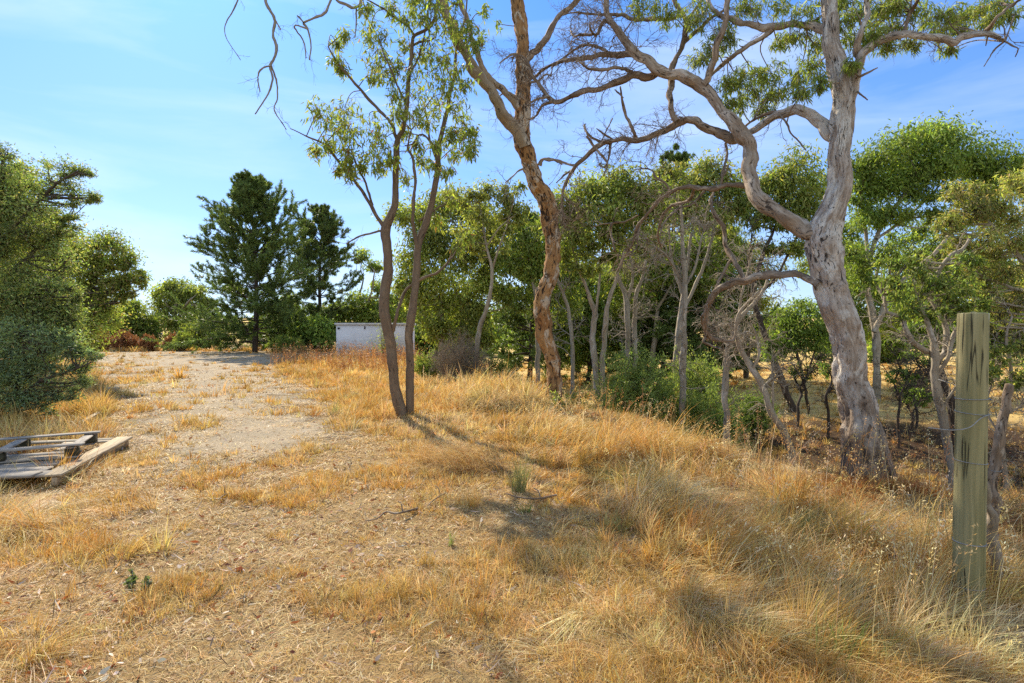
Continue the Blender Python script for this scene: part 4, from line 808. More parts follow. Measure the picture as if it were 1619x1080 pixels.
    cluster_leaves(lf, tw, rng, wclumps(cl, 9.95, .7, rng, 1.5), .125, .026, GUM+BRIGHT[:2]+OLIVE[:2]+REDL[:1], 6, S, rt=.005, nt=20, hang=1.15, w=[3, 3, 2, 2, 2, 2, 1.5, 2, 2, .7])
    tw.build('twigs', M['bark_twin'], root); lf.build('crown', M['gumleaf'], root)

# ---------- the trees behind ----------
def back_trees():
    bgtree('gum_tree', 'leafy bright green gum behind the brown dry bush, with a forked grey trunk', 22, [[(700, 560, 10), (698, 490, 9), (697, 440, 7), (702, 390, 5), (706, 340, 3)], [(727, 560, 8), (729, 510, 7), (733, 475, 7), (746, 452, 5), (764, 440, 4), (778, 428, 2)], [(732, 480, 5, 0), (718, 455, 4), (712, 425, 3), (715, 400, 2)]],
           [(665, 345, 28, 24), (700, 328, 26, 20), (690, 382, 30, 22), (652, 412, 22, 22), (735, 398, 26, 20), (762, 372, 24, 18), (742, 335, 22, 16), (700, 436, 32, 24), (676, 468, 24, 20), (742, 455, 26, 18), (786, 350, 20, 14), (772, 425, 18, 16), (722, 490, 28, 22), (684, 515, 18, 16), (655, 450, 18, 16), (790, 400, 14, 12), (755, 500, 22, 20), (712, 528, 26, 16), (800, 460, 16, 16)], BRIGHT+GUM[3:], .16, .06, 24, 20, seed=21)
    bgtree('gum_tree', 'thin pale gum with a leaning bare stem behind the flattened hay', 17.8, [[(751, 600, 7), (753, 549, 8), (758, 517, 8), (769, 489, 7), (776, 461, 6), (778, 425, 5), (770, 395, 4), (764, 355, 3), (758, 320, 2)], [(778, 428, 4, 0), (790, 390, 3), (803, 352, 2), (812, 318, 1.5)], [(768, 392, 3, 0), (790, 360, 2), (820, 335, 1.5)]],
           [(745, 312, 16, 10), (770, 298, 18, 12), (802, 318, 18, 12), (822, 332, 16, 10), (762, 340, 18, 13), (790, 368, 14, 12), (742, 368, 15, 11), (722, 304, 14, 9), (812, 298, 12, 8), (800, 345, 12, 8), (755, 385, 12, 10)], OLIVE+YELL[:2], .14, .045, 30, 15, seed=22)
    # dark conifers
    for lab, px, Y, top, rad, sd in (('dark green pine with drooping tiers beside the orange trunk', 838, 27, 342, 2.9, 31), ('dark pine directly behind the orange gum trunk', 912, 31, 330, 3.0, 32), ('tall dark pine whose tip rises above the green gum crowns', 1068, 30, 236, 3.4, 33), ('dark pine filling the gap behind the light green bushes', 1005, 27, 372, 2.6, 34), ('dark pine behind the crooked dead gum', 1128, 25, 345, 2.5, 35), ('low spreading dark conifer at the back of the gully', 1050, 24, 420, 2.6, 36)):
        x = (px-CX)/F*Y; z = H1(x, Y); conifer('pine_tree', lab, x, Y, CAMZ+(HY-top)/F*Y-z, rad, PINE, sd, 110, 11, 44, .2, .04, zb=.08, prof=lambda t: (1-t)**.7*1.1*min(1, .5+2.2*t), up=(-.1, .75), droop=-.03, sag=.1, group='dark pines behind the gully')
    bgtree('gum_tree', 'bushy bright green gum with twin grey trunks just right of the orange gum', 14, [[(944, 640, 10), (940, 566, 10), (938, 531, 9), (941, 500, 9), (930, 465, 6), (915, 425, 5), (903, 385, 3)], [(953, 640, 9), (954, 560, 8), (958, 510, 8), (961, 478, 7), (975, 440, 5), (987, 395, 3)], [(941, 500, 5, 0), (946, 460, 4), (950, 420, 3), (955, 370, 2)]],
           [(890, 345, 24, 20), (903, 318, 24, 18), (933, 302, 26, 17), (960, 288, 26, 16), (990, 278, 24, 14), (1002, 308, 28, 20), (948, 334, 28, 20), (915, 372, 24, 16), (966, 372, 26, 16), (1022, 338, 26, 20), (893, 398, 16, 12), (1034, 302, 22, 18), (1020, 378, 20, 13), (985, 345, 24, 18), (880, 320, 14, 12), (975, 405, 16, 10), (935, 415, 14, 10)], BRIGHT+YELL[:2]+GUM[1:2], .13, .045, 40, 16, seed=23)
    bgtree('gum_tree', 'rounded yellow green gum crown under the dark pine tip', 18, [[(1070, 620, 10), (1072, 540, 10), (1078, 480, 8), (1085, 430, 6), (1092, 370, 4)], [(1075, 500, 6, 0), (1105, 440, 5), (1125, 380, 4), (1135, 330, 3)], [(1080, 470, 5, 0), (1062, 410, 4), (1058, 350, 3)]],
           [(1058, 272, 18, 13), (1090, 288, 24, 16), (1120, 262, 22, 14), (1130, 298, 26, 18), (1080, 328, 24, 16), (1160, 290, 22, 18), (1115, 343, 22, 14), (1150, 338, 20, 14), (1046, 325, 20, 14), (1180, 320, 18, 14), (1100, 310, 20, 14)], YELL[:4]+BRIGHT[:2], .15, .05, 34, 16, seed=24)
    bgtree('gum_tree', 'dark leaning gum trunk with a rounded crown beside the big pale gum', 17, [[(1258, 655, 11), (1231, 591, 11), (1213, 545, 10), (1199, 496, 8), (1192, 461, 7), (1200, 420, 6), (1216, 380, 5), (1238, 335, 3)], [(1196, 470, 5, 0), (1225, 440, 4), (1250, 395, 4), (1272, 345, 3)], [(1192, 462, 4, 0), (1182, 420, 3), (1190, 370, 2)]],
           [(1260, 258, 26, 17), (1236, 282, 24, 18), (1284, 286, 22, 20), (1256, 308, 30, 20), (1225, 328, 22, 16), (1288, 332, 22, 15), (1210, 300, 16, 14), (1250, 345, 22, 13), (1190, 345, 14, 10), (1215, 390, 14, 10), (1255, 385, 14, 10)], OLIVE+DARKG[1:2]+BRIGHT[:1], .15, .045, 34, 16, bark='bark_dark', seed=25, dead=5)
    bgtree('gum_tree', 'small round dark green tree standing beside the sunny paddock', 17, [[(1280, 660, 5), (1272, 610, 5), (1262, 565, 4), (1250, 535, 3)], [(1272, 605, 3, 0), (1285, 565, 3), (1295, 535, 2)]],
           [(1240, 522, 26, 15), (1275, 502, 26, 14), (1300, 524, 24, 16), (1264, 545, 28, 12), (1226, 545, 16, 10), (1302, 556, 16, 8), (1250, 492, 18, 10), (1285, 480, 16, 9)], DARKG+GUM[:2], .12, .04, 44, 15, bark='bark_dark', seed=26)
    bgtree('gum_tree', 'dense mid green gum filling the gap between the orange gum and the dark pines', 21, [[(850, 570, 8), (852, 520, 8), (848, 470, 7), (840, 430, 5), (835, 390, 3)], [(850, 490, 5, 0), (870, 450, 4), (888, 410, 3)]],
           [(840, 385, 26, 18), (815, 415, 24, 18), (865, 400, 24, 20), (845, 430, 28, 18), (880, 440, 24, 18), (820, 360, 18, 12), (895, 470, 22, 16), (830, 470, 24, 16), (870, 360, 20, 14), (905, 430, 18, 14)], GUM+BRIGHT[:2], .16, .055, 26, 17, seed=38)
    bgtree('gum_tree', 'olive gum behind the grey dead gums with foliage down to the light green bushes', 23, [[(1030, 600, 9), (1034, 540, 8), (1040, 480, 7), (1036, 430, 5), (1030, 385, 3)], [(1038, 490, 5, 0), (1065, 445, 4), (1085, 400, 3)]],
           [(1000, 400, 26, 18), (1030, 385, 26, 18), (1065, 395, 26, 18), (1095, 385, 24, 18), (1120, 400, 24, 16), (1015, 435, 26, 16), (1085, 430, 26, 16), (1050, 430, 24, 16), (965, 440, 22, 16), (1150, 375, 22, 16), (990, 480, 22, 14), (1110, 450, 22, 14)], OLIVE[:3]+GUM[:2], .17, .055, 22, 16, seed=39)
    bgtree('gum_tree', 'mid green gum filling the space between the big gum and the domed tree', 24, [[(1345, 600, 8), (1342, 540, 8), (1346, 480, 6), (1350, 430, 4)], [(1342, 530, 5, 0), (1375, 480, 4), (1405, 450, 3)]],
           [(1350, 440, 26, 18), (1385, 470, 26, 16), (1335, 475, 22, 16), (1410, 455, 24, 16), (1440, 475, 24, 14), (1370, 500, 26, 14), (1345, 365, 18, 14), (1425, 380, 20, 14), (1455, 360, 18, 12), (1470, 395, 20, 14), (1490, 430, 22, 14), (1325, 510, 20, 12), (1520, 350, 22, 16), (1560, 330, 22, 16), (1505, 385, 22, 16)], DARKG+GUM, .17, .055, 22, 16, bark='bark_dark', seed=40)
    for k, (lab, px, Y, py, cl, c) in enumerate((('far gum with a loose crown seen through the gap left of the dark leaning trunk', 1180, 29, 600, [(1150, 420, 26, 16), (1180, 400, 26, 16), (1205, 430, 24, 16), (1165, 460, 26, 16), (1200, 480, 22, 14), (1140, 480, 24, 16), (1180, 520, 30, 14)], OLIVE),
            ('far gum with a full low crown behind the pale twisting gum', 1470, 27, 600, [(1440, 420, 26, 16), (1470, 405, 26, 16), (1500, 425, 26, 16), (1455, 455, 28, 16), (1495, 470, 28, 16), (1430, 490, 26, 14), (1470, 500, 30, 14), (1520, 500, 26, 14)], GUM),
            ('far gum with a full low crown to the right of the fence post top', 1575, 28, 600, [(1545, 430, 26, 16), (1580, 410, 28, 18), (1610, 440, 28, 18), (1560, 465, 28, 16), (1600, 480, 28, 18), (1640, 460, 28, 20), (1550, 500, 26, 14), (1600, 520, 32, 14)], DARKG+GUM),
            ('far gum with a spreading crown directly behind the big pale trunk', 1320, 31, 590, [(1300, 400, 24, 16), (1335, 390, 24, 16), (1315, 425, 26, 14), (1350, 415, 22, 14), (1330, 500, 24, 12), (1375, 515, 28, 12)], GUM+OLIVE[:1]),
            ('far gum with a crown low behind the twin trunks of the bushy gum', 930, 26, 610, [(900, 450, 26, 18), (935, 440, 26, 18), (965, 470, 26, 18), (915, 490, 28, 18), (950, 510, 28, 18), (885, 520, 26, 18), (975, 530, 26, 16), (920, 545, 30, 16)], GUM+DARKG))):
        bgtree('gum_tree', lab, Y, [[(px, py, 8), (px+3, py-70, 7), (px-3, py-130, 5), (px+2, py-180, 3)], [(px, py-70, 5, 0), (px+18, py-120, 4), (px+24, py-160, 3)]], cl, c, .19, .06, 20, 16, bark='bark_dark', seed=100+k)
    # dead pale gums of the middle distance
    bgtree('dead_gum', 'straight bare dead gum with a silvery trunk before the light green bushes', 12, [[(1079, 655, 10), (1080, 566, 10), (1081, 513, 9), (1083, 471, 8), (1081, 420, 7), (1079, 370, 5), (1076, 325, 3)], [(1083, 472, 5, 0), (1070, 430, 4), (1050, 400, 3), (1035, 390, 2)], [(1082, 455, 4, 0), (1100, 420, 4), (1108, 380, 3), (1120, 350, 2)]], [], GUM, bark='bark_grey', seed=27, dead=15)
    bgtree('dead_gum', 'crooked bare dead gum bending right below the arched limb', 9.6, [[(1150, 668, 10), (1146, 619, 10), (1149, 573, 10), (1150, 555, 9), (1157, 535, 9), (1168, 505, 7), (1190, 482, 6), (1209, 454, 5), (1216, 430, 3)], [(1152, 548, 6, 0), (1140, 530, 6), (1134, 518, 5), (1146, 512, 4)], [(1168, 508, 4, 0), (1172, 470, 4), (1182, 430, 3), (1190, 400, 2)], [(1149, 570, 4, 0), (1165, 555, 3), (1172, 535, 2)]], [], GUM, bark='bark_grey', seed=28, dead=12)
    bgtree('dead_gum', 'pale dead gum leaning steeply left over the bank edge', 8.8, [[(1250, 706, 11), (1220, 654, 10), (1206, 612, 9), (1188, 580, 9), (1171, 552, 8), (1165, 517, 6), (1172, 490, 5), (1200, 460, 3)], [(1222, 655, 4, 0), (1222, 610, 4), (1221, 578, 3)], [(1190, 583, 5, 0), (1200, 560, 4), (1196, 535, 3), (1186, 510, 2)], [(1206, 612, 4, 0), (1218, 600, 3), (1224, 590, 2)]], [], GUM, bark='bark_grey', seed=29, dead=9)
    bgtree('dead_gum', 'grey bare gum with two upright stems behind the light green bushes', 16, [[(992, 570, 9), (992, 510, 9), (990, 470, 8), (976, 435, 6), (968, 400, 4)], [(1004, 570, 7), (1003, 520, 7), (1006, 470, 6), (1018, 430, 4), (1024, 395, 3)], [(991, 480, 5, 0), (1000, 440, 4), (996, 400, 3)]], [], GUM, bark='bark_grey', seed=30, dead=12)
    bgtree('dead_gum', 'thin grey bare stem leaning right beside the dark pine', 19, [[(905, 560, 6), (900, 500, 6), (893, 470, 5), (880, 440, 4), (872, 420, 2)]], [], GUM, bark='bark_grey', seed=37, dead=10)
    # right hand side
    bgtree('gum_tree', 'broad domed green gum towering behind the fence post', 20, [[(1388, 610, 11), (1384, 530, 11), (1373, 470, 9), (1373, 420, 8), (1386, 375, 7), (1412, 330, 5), (1450, 285, 3)], [(1382, 525, 8, 0), (1402, 475, 8), (1433, 438, 7), (1480, 398, 6), (1530, 335, 4), (1572, 285, 3)], [(1373, 425, 6, 0), (1369, 370, 5), (1362, 310, 3)], [(1386, 378, 5, 0), (1425, 350, 4), (1470, 310, 3), (1505, 270, 2)], [(1400, 480, 5, 0), (1385, 440, 4), (1400, 390, 3)]],
           [(1358, 262, 20, 18), (1393, 250, 28, 20), (1430, 226, 30, 18), (1470, 213, 32, 15), (1510, 220, 26, 15), (1545, 240, 30, 15), (1590, 254, 30, 16), (1440, 258, 32, 20), (1490, 258, 30, 18), (1400, 290, 30, 20), (1360, 300, 20, 18), (1450, 296, 26, 16), (1372, 342, 22, 16), (1410, 338, 24, 14), (1532, 272, 20, 12), (1590, 286, 22, 12), (1478, 335, 16, 11), (1350, 398, 16, 13), (1400, 400, 18, 12), (1366, 440, 16, 11), (1625, 262, 26, 16), (1510, 300, 16, 10)], DARKG[1:]+BRIGHT[:2]+GUM[:2], .16, .05, 32, 17, seed=41)
    bgtree('gum_tree', 'yellow green gum with fine drooping leaves at the picture edge beyond the fence post', 10, [[(1668, 700, 20), (1660, 600, 18), (1652, 520, 16), (1640, 465, 13), (1620, 420, 9), (1592, 382, 7), (1560, 348, 4)], [(1652, 520, 10, 0), (1655, 420, 8), (1640, 340, 6), (1620, 290, 3)], [(1640, 465, 8, 0), (1600, 455, 6), (1560, 440, 4)]],
           [(1520, 302, 24, 14), (1540, 333, 28, 18), (1502, 350, 20, 14), (1578, 320, 28, 20), (1610, 292, 26, 22), (1560, 378, 28, 18), (1600, 378, 30, 22), (1520, 392, 22, 16), (1590, 428, 30, 20), (1542, 428, 22, 14), (1612, 478, 26, 20), (1562, 468, 20, 13), (1642, 340, 30, 28), (1642, 430, 30, 28), (1650, 280, 26, 20), (1600, 345, 24, 16), (1545, 300, 16, 10), (1620, 530, 24, 18), (1680, 380, 36, 36), (1580, 500, 16, 10)], YELL+OLIVE[:1], .085, .02, 75, 17, seed=42, loose=.45)
    bgtree('gum_tree', 'pale gum of several twisting stems growing just left of the fence post', 8.5, [[(1506, 756, 14), (1496, 691, 13), (1480, 613, 13), (1478, 555, 12), (1472, 524, 9), (1457, 489, 7), (1450, 465, 4)], [(1478, 562, 9, 0), (1449, 545, 8), (1433, 528, 8), (1425, 500, 6), (1402, 493, 5), (1398, 468, 3)], [(1482, 572, 10, 0), (1495, 550, 10), (1497, 520, 9), (1488, 497, 9), (1472, 460, 8), (1495, 411, 6), (1520, 395, 5), (1532, 378, 3)], [(1482, 592, 8, 0), (1500, 560, 7), (1507, 530, 7), (1526, 503, 4)], [(1490, 650, 5, 0), (1505, 620, 4), (1520, 600, 3)]],
           [(1420, 450, 20, 12), (1460, 440, 22, 13), (1440, 480, 16, 10), (1490, 448, 20, 12), (1520, 438, 18, 12), (1408, 420, 16, 11), (1505, 478, 14, 10), (1540, 478, 16, 11), (1450, 410, 18, 11), (1470, 500, 12, 8), (1530, 405, 14, 10)], DARKG+OLIVE[:3], .08, .025, 60, 13, seed=43, dead=7)
    bgtree('gum_tree', 'dark trunked small tree standing behind the pale twisting gum', 10.5, [[(1512, 735, 18), (1509, 690, 16), (1505, 645, 15), (1490, 600, 12), (1478, 565, 9), (1485, 520, 6), (1510, 480, 4)], [(1506, 650, 8, 0), (1535, 600, 7), (1565, 550, 6), (1590, 500, 4)]], [(1480, 520, 20, 12), (1510, 505, 20, 12), (1560, 520, 18, 11), (1590, 500, 20, 12), (1540, 540, 16, 9), (1450, 515, 14, 9), (1600, 545, 18, 12), (1425, 470, 16, 10)], DARKG, .09, .03, 56, 14, bark='bark_dark', seed=44, dead=8)
    bgtree('gum_tree', 'spindly dark sapling with sparse leaves right behind the leaning old post', 8, [[(1590, 760, 8), (1580, 690, 8), (1585, 640, 7), (1600, 590, 6), (1590, 540, 4), (1600, 500, 3)], [(1582, 690, 4, 0), (1560, 650, 4), (1566, 610, 3), (1575, 575, 2)], [(1583, 660, 4, 0), (1615, 640, 4), (1640, 600, 3)]], [(1580, 560, 14, 9), (1605, 530, 16, 10), (1620, 590, 16, 10), (1595, 600, 12, 8), (1565, 590, 10, 7)], OLIVE+DARKG[:2], .07, .022, 60, 12, seed=45, dead=14)
    for k, (px, Y, py, h) in enumerate(((1262, 15, 640, 60), (1310, 14, 650, 70), (1420, 13.5, 660, 75), (1450, 15, 655, 90), (1440, 14, 680, 60))):
        bgtree('sapling', ['thin dark sapling under the small round tree', 'thin dark sapling close behind the big pale trunk', 'thin bent sapling against the bright paddock', 'slim dark sapling with two stems against the bright paddock', 'short bare sapling on the far gully bank'][k], Y, [[(px, py, 4), (px+(-1)**k*4, py-h*.35, 4), (px-(-1)**k*6, py-h*.7, 3), (px+(-1)**k*3, py-h, 2)], [(px, py-h*.4, 3, 0), (px+12, py-h*.7, 2), (px+20, py-h*.95, 1.5)]], [(px-4, py-h, 12, 7), (px+18, py-h*.95, 11, 7)], DARKG, .08, .03, 30, 10, bark='bark_dark', seed=50+k, dead=8, group='saplings in the gully')

def far_trees():
    k = 0; rng = np.random.default_rng(77)
    far = [(885, 70, 505, 40), (930, 75, 500, 45), (985, 66, 503, 40), (1170, 62, 506, 36), (1225, 70, 490, 40), (1325, 64, 492, 50), (1375, 80, 500, 40), (1425, 58, 486, 60), (1480, 60, 492, 50), (1530, 85, 497, 40), (1575, 62, 484, 60), (1625, 66, 480, 60), (1405, 42, 506, 40), (1550, 40, 512, 36), (640, 56, 478, 50), (675, 52, 470, 56), (715, 58, 474, 56), (755, 54, 482, 50), (795, 60, 486, 50), (835, 55, 492, 44), (615, 60, 482, 46)]
    for px, Y, top, w in far:
        x = (px-CX)/F*Y; gp = HY+(CAMZ-H1(x, Y))/F*Y*0; gy = HY+(CAMZ-H1(x, Y))*F/Y; hh = gy-top
        cl = [(px+rng.uniform(-.6, .6)*w*.6, top+hh*rng.uniform(.15, .6), w*.3, hh*.22) for _ in range(6)]+[(px, top+hh*.2, w*.3, hh*.2), (px-w*.3, top+hh*.6, w*.3, hh*.22), (px+w*.3, top+hh*.6, w*.3, hh*.22)]
        bgtree('distant_tree', 'small dark rounded tree far across the sunlit paddock', Y, [[(px, gy-1, 4), (px+2, gy-hh*.5, 3), (px, top+hh*.3, 2)]], cl, DARKG+GUM[:2], .38, .2, 9, 9, bark='bark_dark', seed=80+k, group='trees scattered on the far paddock'); k += 1
    # left background
    L = [('airy gum with an open lacy crown behind the windmill', 50, [[(276, 545, 6), (275, 510, 6), (279, 480, 5), (283, 455, 3)], [(276, 515, 5, 0), (288, 490, 4), (303, 472, 3)], [(275, 500, 4, 0), (262, 478, 3), (256, 465, 2)]], [(262, 462, 16, 10), (283, 452, 16, 8), (304, 462, 14, 10), (258, 482, 16, 8), (300, 490, 18, 11), (318, 485, 14, 14), (280, 470, 10, 7), (290, 515, 20, 12), (270, 512, 14, 10), (322, 515, 14, 12)], BRIGHT[:3]+GUM[3:]),
         ('grey green rounded tree behind the rust coloured weeds', 46, [[(196, 545, 5), (195, 515, 4), (200, 490, 3)]], [(180, 500, 20, 12), (205, 492, 18, 11), (225, 508, 18, 13), (195, 520, 24, 12), (168, 525, 20, 13), (222, 532, 20, 10), (240, 512, 12, 12), (205, 478, 9, 5)], OLIVE[:3]+GUM[:2]),
         ('dense green tree half hidden behind the cedar', 44, [[(145, 545, 6), (143, 510, 5), (140, 480, 4)]], [(120, 490, 22, 16), (150, 490, 22, 15), (135, 515, 26, 16), (160, 515, 18, 15), (110, 520, 22, 16), (140, 470, 18, 10)], GUM+BRIGHT[:1]),
         ('low bright green tree between the windmill and the large pine', 45, [[(312, 548, 4), (310, 525, 3), (312, 505, 2)]], [(300, 530, 16, 12), (320, 522, 16, 13), (335, 535, 16, 11), (310, 545, 18, 8), (338, 508, 12, 12)], BRIGHT+GUM[3:]),
         ('bright green tree seen between the two pines', 54, [[(440, 550, 6), (442, 510, 5), (440, 480, 3)]], [(425, 505, 20, 16), (450, 495, 20, 16), (440, 525, 26, 14), (470, 520, 18, 14), (400, 525, 20, 16), (455, 475, 14, 10)], BRIGHT[:2]+GUM[:2]),
         ('green gum behind the white block wall', 46, [[(560, 540, 6), (562, 500, 5), (568, 470, 4), (575, 440, 2)], [(562, 500, 4, 0), (585, 470, 3), (592, 430, 2)]], [(520, 495, 22, 12), (550, 492, 22, 13), (585, 485, 22, 12), (610, 492, 20, 12), (540, 515, 26, 10), (600, 510, 24, 12), (570, 470, 14, 8), (590, 420, 10, 8), (572, 400, 9, 7), (630, 470, 14, 14), (596, 450, 9, 7), (500, 505, 16, 12)], GUM+BRIGHT[:1]),
         ('dark green tree at the left end of the white wall', 40, [[(492, 555, 5), (490, 525, 4), (492, 505, 3)]], [(480, 520, 18, 12), (505, 515, 16, 12), (492, 535, 22, 10), (470, 540, 14, 9), (510, 538, 12, 10)], DARKG+GUM[:2])]
    for i, (lab, Y, st, cl, c) in enumerate(L):
        bgtree('background_tree', lab, Y, st, cl, c, .26, .11, 13, 16, seed=60+i)

def left_trees():
    bgtree('cypress_tree', 'tall bushy dark green tree with ragged feathery sprays filling the left edge', 10.6, [[(-30, 660, 24), (-28, 560, 20), (-20, 460, 17), (-10, 380, 13), (0, 300, 8), (5, 250, 4)], [(-22, 480, 9, 0), (30, 420, 7), (70, 380, 5), (100, 350, 3)], [(-12, 400, 8, 0), (40, 340, 6), (90, 290, 4), (125, 270, 2)]],
           [(8, 240, 18, 12), (0, 275, 34, 22), (40, 298, 30, 15), (98, 264, 24, 9), (132, 268, 13, 5), (80, 288, 26, 13), (116, 308, 20, 8), (146, 306, 10, 6), (58, 328, 34, 17), (15, 335, 36, 26), (112, 343, 13, 7), (98, 366, 24, 11), (60, 378, 34, 19), (8, 395, 36, 30), (88, 408, 30, 15), (40, 436, 38, 24), (5, 470, 36, 30), (80, 458, 30, 18), (58, 505, 38, 22), (104, 498, 22, 14), (15, 535, 36, 26), (72, 545, 32, 16), (-30, 330, 40, 40), (-40, 430, 40, 40), (-30, 530, 40, 40), (110, 455, 16, 9), (30, 580, 34, 18), (100, 535, 26, 16), (60, 470, 30, 20), (30, 510, 34, 22), (95, 480, 20, 12), (40, 365, 30, 20), (20, 310, 26, 18)],
           [(.17, .24, .085), (.23, .30, .095), (.13, .19, .08), (.29, .33, .10), (.33, .29, .13)], .065, .02, 74, 20, bark='bark_dark', seed=47, sag=.3, loose=.9, fill=4, flat=.55, spread=.92)
    bgtree('cypress_tree', 'low blue green feathery evergreen spreading at the foot of the tall left tree', 9.7, [[(20, 672, 12), (24, 640, 10), (30, 600, 8), (36, 560, 6), (40, 520, 3)], [(26, 628, 6, 0), (70, 600, 5), (115, 585, 3), (140, 575, 2)], [(28, 612, 5, 0), (-10, 570, 4), (-30, 550, 3)]],
           [(110, 558, 24, 10), (142, 558, 13, 5), (98, 588, 26, 11), (134, 580, 14, 6), (50, 592, 34, 15), (10, 598, 32, 20), (128, 603, 16, 7), (88, 618, 22, 9), (40, 626, 28, 14), (20, 560, 32, 18), (65, 556, 28, 14), (35, 525, 28, 16), (80, 528, 22, 11), (-20, 570, 30, 24), (-15, 620, 30, 18), (60, 640, 20, 9), (5, 640, 26, 12), (115, 535, 14, 7)], [(.18, .26, .155), (.23, .31, .18), (.14, .20, .12), (.26, .32, .13), (.30, .33, .12)], .065, .016, 78, 20, bark='bark_dark', seed=48, sag=.1, loose=1.0, fill=4, flat=.5, spread=.9)
    bgtree('wattle_tree', 'yellow green spreading tree arching right behind the cedar', 17, [[(70, 590, 14), (74, 520, 12), (85, 470, 10), (100, 430, 7), (125, 400, 5), (160, 390, 3)], [(85, 472, 7, 0), (130, 450, 6), (170, 430, 4), (205, 420, 3), (222, 435, 2)], [(80, 490, 6, 0), (60, 430, 5), (40, 380, 4), (30, 330, 3)]],
           [(150, 385, 26, 13), (172, 378, 18, 12), (185, 400, 18, 12), (205, 412, 14, 10), (222, 438, 9, 12), (200, 440, 12, 8), (130, 405, 28, 14), (165, 425, 26, 12), (110, 430, 30, 16), (140, 450, 30, 15), (180, 455, 18, 10), (200, 468, 9, 9), (90, 470, 32, 18), (130, 485, 34, 16), (165, 485, 22, 12), (100, 515, 34, 18), (140, 518, 28, 14), (60, 440, 30, 22), (40, 390, 30, 24), (20, 340, 32, 26), (10, 290, 30, 24), (60, 350, 26, 18), (90, 360, 22, 14), (40, 270, 20, 12), (85, 400, 26, 16), (60, 520, 34, 20), (20, 480, 36, 26), (5, 420, 36, 30)], BRIGHT+GUM[:2]+YELL[4:], .11, .038, 44, 18, bark='bark_dark', seed=46, sag=.4)
    x = (402-CX)/F*39; conifer('pine_tree', 'large dark pine casting shade on the gravel, taller of the pair', x, 39, 11.7, 4.9, PINE, 6, 170, 13, 100, .25, .036, zb=.03, prof=lambda t: (1-t**2.0)**.85*(.95+.12*math.sin(t*21))*min(1, .75+t*1.2), up=(-.12, 1.0), droop=.02, tuft=1.3)
    x = (508-CX)/F*43; conifer('pine_tree', 'thinner open crowned pine, shorter of the pair, left of the white wall', x, 43, 10.7, 4.2, PINE+[(.10, .12, .055)], 9, 105, 11, 80, .25, .036, zb=.05, prof=lambda t: (1-t**2.0)**.85*(.9+.2*math.sin(t*17))*min(1, .7+t*1.2), up=(-.05, .9), droop=.015, tuft=1.2)

def shrubs():
    G1 = [(.27, .34, .085), (.33, .39, .115), (.20, .265, .07), (.38, .42, .15)]
    shrub('shrub', 'large feathery light green bush left of the straight dead gum', 1008, 12.6, 150, 165, G1, 1, .065, .016, 150, 40)
    shrub('shrub', 'feathery light green bush right behind the straight dead gum', 1095, 13.0, 130, 155, G1, 2, .065, .016, 130, 40)
    shrub('shrub', 'low light green bush at the foot of the crooked dead gum', 1122, 11.8, 100, 120, G1, 3, .065, .016, 100, 36)
    shrub('shrub', 'twiggy brown dry bush by the thin pale gum', 728, 16.5, 86, 72, [(.22, .15, .09), (.28, .20, .12)], 4, .03, .01, 120, 7, 'deadwood', twn=5, mat='straw')
    shrub('shrub', 'small green bush touching the left side of the brown dry bush', 676, 17.5, 48, 46, GUM+BRIGHT[:1], 5, .05, .02, 50, 22)
    shrub('shrub', 'leafy bright green bush right of the thin pale gum', 785, 18.5, 62, 70, BRIGHT+GUM[:1], 6, .07, .03, 60, 24)
    shrub('shrub', 'low green bush left of the orange gum trunk', 826, 17, 40, 44, GUM, 7, .06, .025, 40, 20)
    shrub('shrub', 'small loose green bush right of the orange gum trunk', 916, 13.5, 56, 80, GUM+BRIGHT[:1], 8, .06, .025, 50, 16)
    shrub('shrub', 'tall wiry bush with sparse yellow leaves in front of the white wall', 607, 27, 46, 66, YELL[:3], 9, .09, .035, 26, 5, 'deadwood')
    shrub('shrub', 'dark green scrub at the foot of the leaning dark gum', 1195, 14.5, 70, 70, DARKG, 10, .05, .02, 60, 22)
    shrub('shrub', 'dark scrubby bush on the far bank between the two right hand gums', 1450, 19, 70, 46, DARKG, 11, .07, .03, 50, 20)
    RU = [(.30, .125, .05), (.36, .17, .07), (.25, .10, .045), (.38, .23, .11)]
    for k, (px, w, h, lab) in enumerate(((158, 42, 26, 'rust red dry weed bush nearest the cedar at the end of the gravel'), (196, 44, 30, 'rust red dry weed bush left of the windmill'), (236, 26, 24, 'straw brown weed bush under the windmill'), (272, 26, 24, 'rust red dry weed bush right of the windmill'))):
        shrub('weed_bush', lab, px, 41, w, h, RU, 20+k, .12, .05, 60, 16, 'deadwood', mat='straw', group='dry weed bushes at the end of the gravel')
    shrub('shrub', 'low yellow green bush beside the foot of the large pine', 288, 40, 30, 28, BRIGHT+YELL[:1], 30, .12, .06, 40, 16)
    shrub('shrub', 'low green scrub under the right side of the large pine', 452, 38, 60, 26, GUM, 31, .12, .05, 50, 16)

